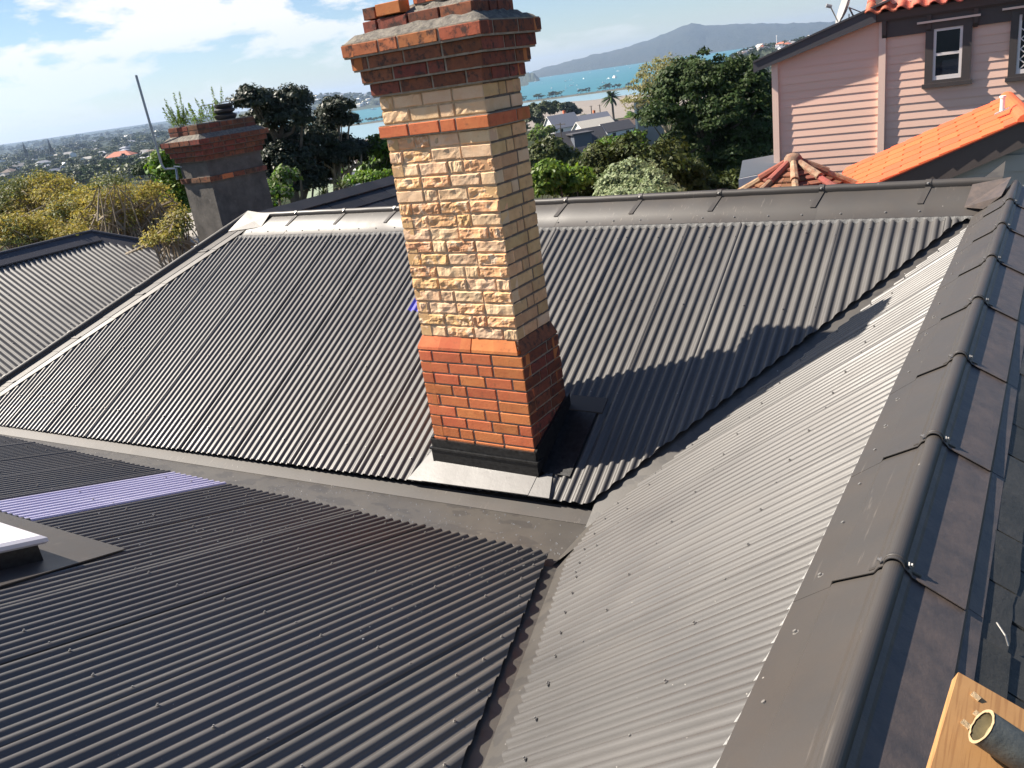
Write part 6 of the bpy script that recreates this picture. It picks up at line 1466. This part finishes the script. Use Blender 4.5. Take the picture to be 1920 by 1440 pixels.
# causeway trees and cars
L0 = (cb - ca).length
cm = MB(); cm.box((-2.2, -0.9, 0.35), (2.2, 0.9, 0.95), 0); cm.add([(-1.5, -0.85, 0.95), (1.3, -0.85, 0.95), (1.3, 0.85, 0.95), (-1.5, 0.85, 0.95), (-1.1, -0.7, 1.5), (0.7, -0.7, 1.5), (0.7, 0.7, 1.5), (-1.1, 0.7, 1.5)], [(0, 1, 5, 4), (1, 2, 6, 5), (2, 3, 7, 6), (3, 0, 4, 7), (4, 5, 6, 7)], 1)
for sx in (-1.4, 1.4):
    for sy in (-0.9, 0.9): cm.tube([(sx, sy - .1, 0.33), (sx, sy + .1, 0.33)], 0.33, 8, 1)
M['carw'] = mat('white_car_paint', (0.75, 0.75, 0.75), 0.3); M['carg'] = mat('grey_car_paint', (0.18, 0.19, 0.2), 0.3)
cars = [mesh_np('car', cm.v, cm.f, [M[c_], M['pane_dark']], False, cm.m) for c_ in ('carw', 'carw', 'carg')]
for k in range(46):
    t = random.uniform(0.12, 0.27) if k < 8 else random.uniform(0.44, 0.80); p = ca + (cb - ca) * t + dn * random.choice((-7.5, -3.5, 2)); o = bpy.data.objects.new('car', random.choice(cars)); COL.objects.link(o); o.location = (p.x, p.y, SEA_Z + 3.27); o.rotation_euler = (0, 0, math.atan2((cb - ca).y, (cb - ca).x)); o.scale = (1.25, 1.25, 1.25); tag(o, 'tiny %s car on the tree-lined causeway across the bay' % ('pale' if 'carw' in o.data.materials[0].name or 'white' in o.data.materials[0].name else 'grey'), 'car', 'cars along the causeway')
for k in range(80):
    t = random.uniform(0.10, 0.27) if k < 26 else random.uniform(0.44, 0.80); p = ca + (cb - ca) * t + dn * random.uniform(9.5, 13); s = random.uniform(8, 15); i = random.randrange(5)
    far_tree('tree', far_me[i], (p.x, p.y, SEA_Z + 3), s, s * random.uniform(.7, .95), 'rounded %s tree in the causeway row, %s of the tall chimney' % (FK[i], 'left' if t < 0.35 else 'right'), 'trees along the causeway')
# moored boats
bm = MB(); hullp = [(-5, -1.3), (2, -1.5), (6, 0), (2, 1.5), (-5, 1.3)]; bm.prism([Vector((x, y, 0)) for x, y in hullp], (0, 0, 1.5), 0); bm.box((-3, -0.9, 1.5), (1.5, 0.9, 2.6), 0)
bm2 = MB(); bm2.v, bm2.f, bm2.m = list(bm.v), list(bm.f), list(bm.m); bm2.tube([(0, 0, 2.5), (0, 0, 13)], 0.14, 5, 0)
bm3 = MB(); bm3.v, bm3.f, bm3.m = list(bm2.v), list(bm2.f), list(bm2.m); bm3.prism([Vector((0.3, -0.04, 3.2)), Vector((5.6, -0.04, 2.2)), Vector((0.3, -0.04, 12.6))], (0, 0.08, 0), 0)
boats = [mesh_np('boat', b_.v, b_.f, M['white'], False) for b_ in (bm, bm2, bm3)]
for k in range(34):
    u = random.uniform(1000, 1260); t = random.random(); v = hv(u) + 50 - 34 * t ** 0.7 ; w = ray(u, v); d_ = SEA_Z / w[2]; o = bpy.data.objects.new('boat', boats[0 if k % 4 else 1]); COL.objects.link(o); o.location = (w[0] * d_, w[1] * d_, SEA_Z); o.rotation_euler = (0, 0, random.uniform(0, 6.28)); s = random.uniform(0.7, 1.35); o.scale = (s, s, s); tag(o, 'small white %s moored %s, %s' % ('motor boat' if k % 4 else 'masted yacht', 'above the palm' if u > 1125 else ('between the chimney and the palm' if u > 1060 else 'close beside the tall chimney'), 'near the causeway' if t < 0.35 else ('in mid channel' if t < 0.75 else 'far out')), 'boat', 'boats moored beyond the causeway')
w = ray(1152, 146); d_ = SEA_Z / w[2]; o = bpy.data.objects.new('launch', boats[0]); COL.objects.link(o); o.location = (w[0] * d_, w[1] * d_, SEA_Z); o.rotation_euler = (0, 0, 2.4); o.scale = (2.8, 2.8, 2.8); tag(o, 'largest white launch out on the turquoise water above the palm', 'boat')
w = ray(700, 206); d_ = SEA_Z / w[2]; o = bpy.data.objects.new('ferry', boats[0]); COL.objects.link(o); o.location = (w[0] * d_, w[1] * d_, SEA_Z); o.rotation_euler = (0, 0, 0.5); o.scale = (2.2, 2.2, 2.2); tag(o, 'boat under way on the water left of the tall chimney', 'boat')

# ------------------------------------------------------------------ sea air
hz = MB(); hz.box((-16000, -2000, SEA_Z - 8), (9000, 14000, 190))
hm_ = bpy.data.materials.new('sea_haze'); hm_.use_nodes = True; hn = hm_.node_tree; hn.nodes.clear()
ho = hn.nodes.new('ShaderNodeOutputMaterial'); pv = hn.nodes.new('ShaderNodeVolumePrincipled'); pv.inputs['Color'].default_value = (0.52, 0.70, 1.0, 1); pv.inputs['Density'].default_value = 0.000065; pv.inputs['Anisotropy'].default_value = 0.2
hn.links.new(pv.outputs[0], ho.inputs['Volume'])
hz = hz.build('haze', hm_); hz['kind'] = 'stuff'
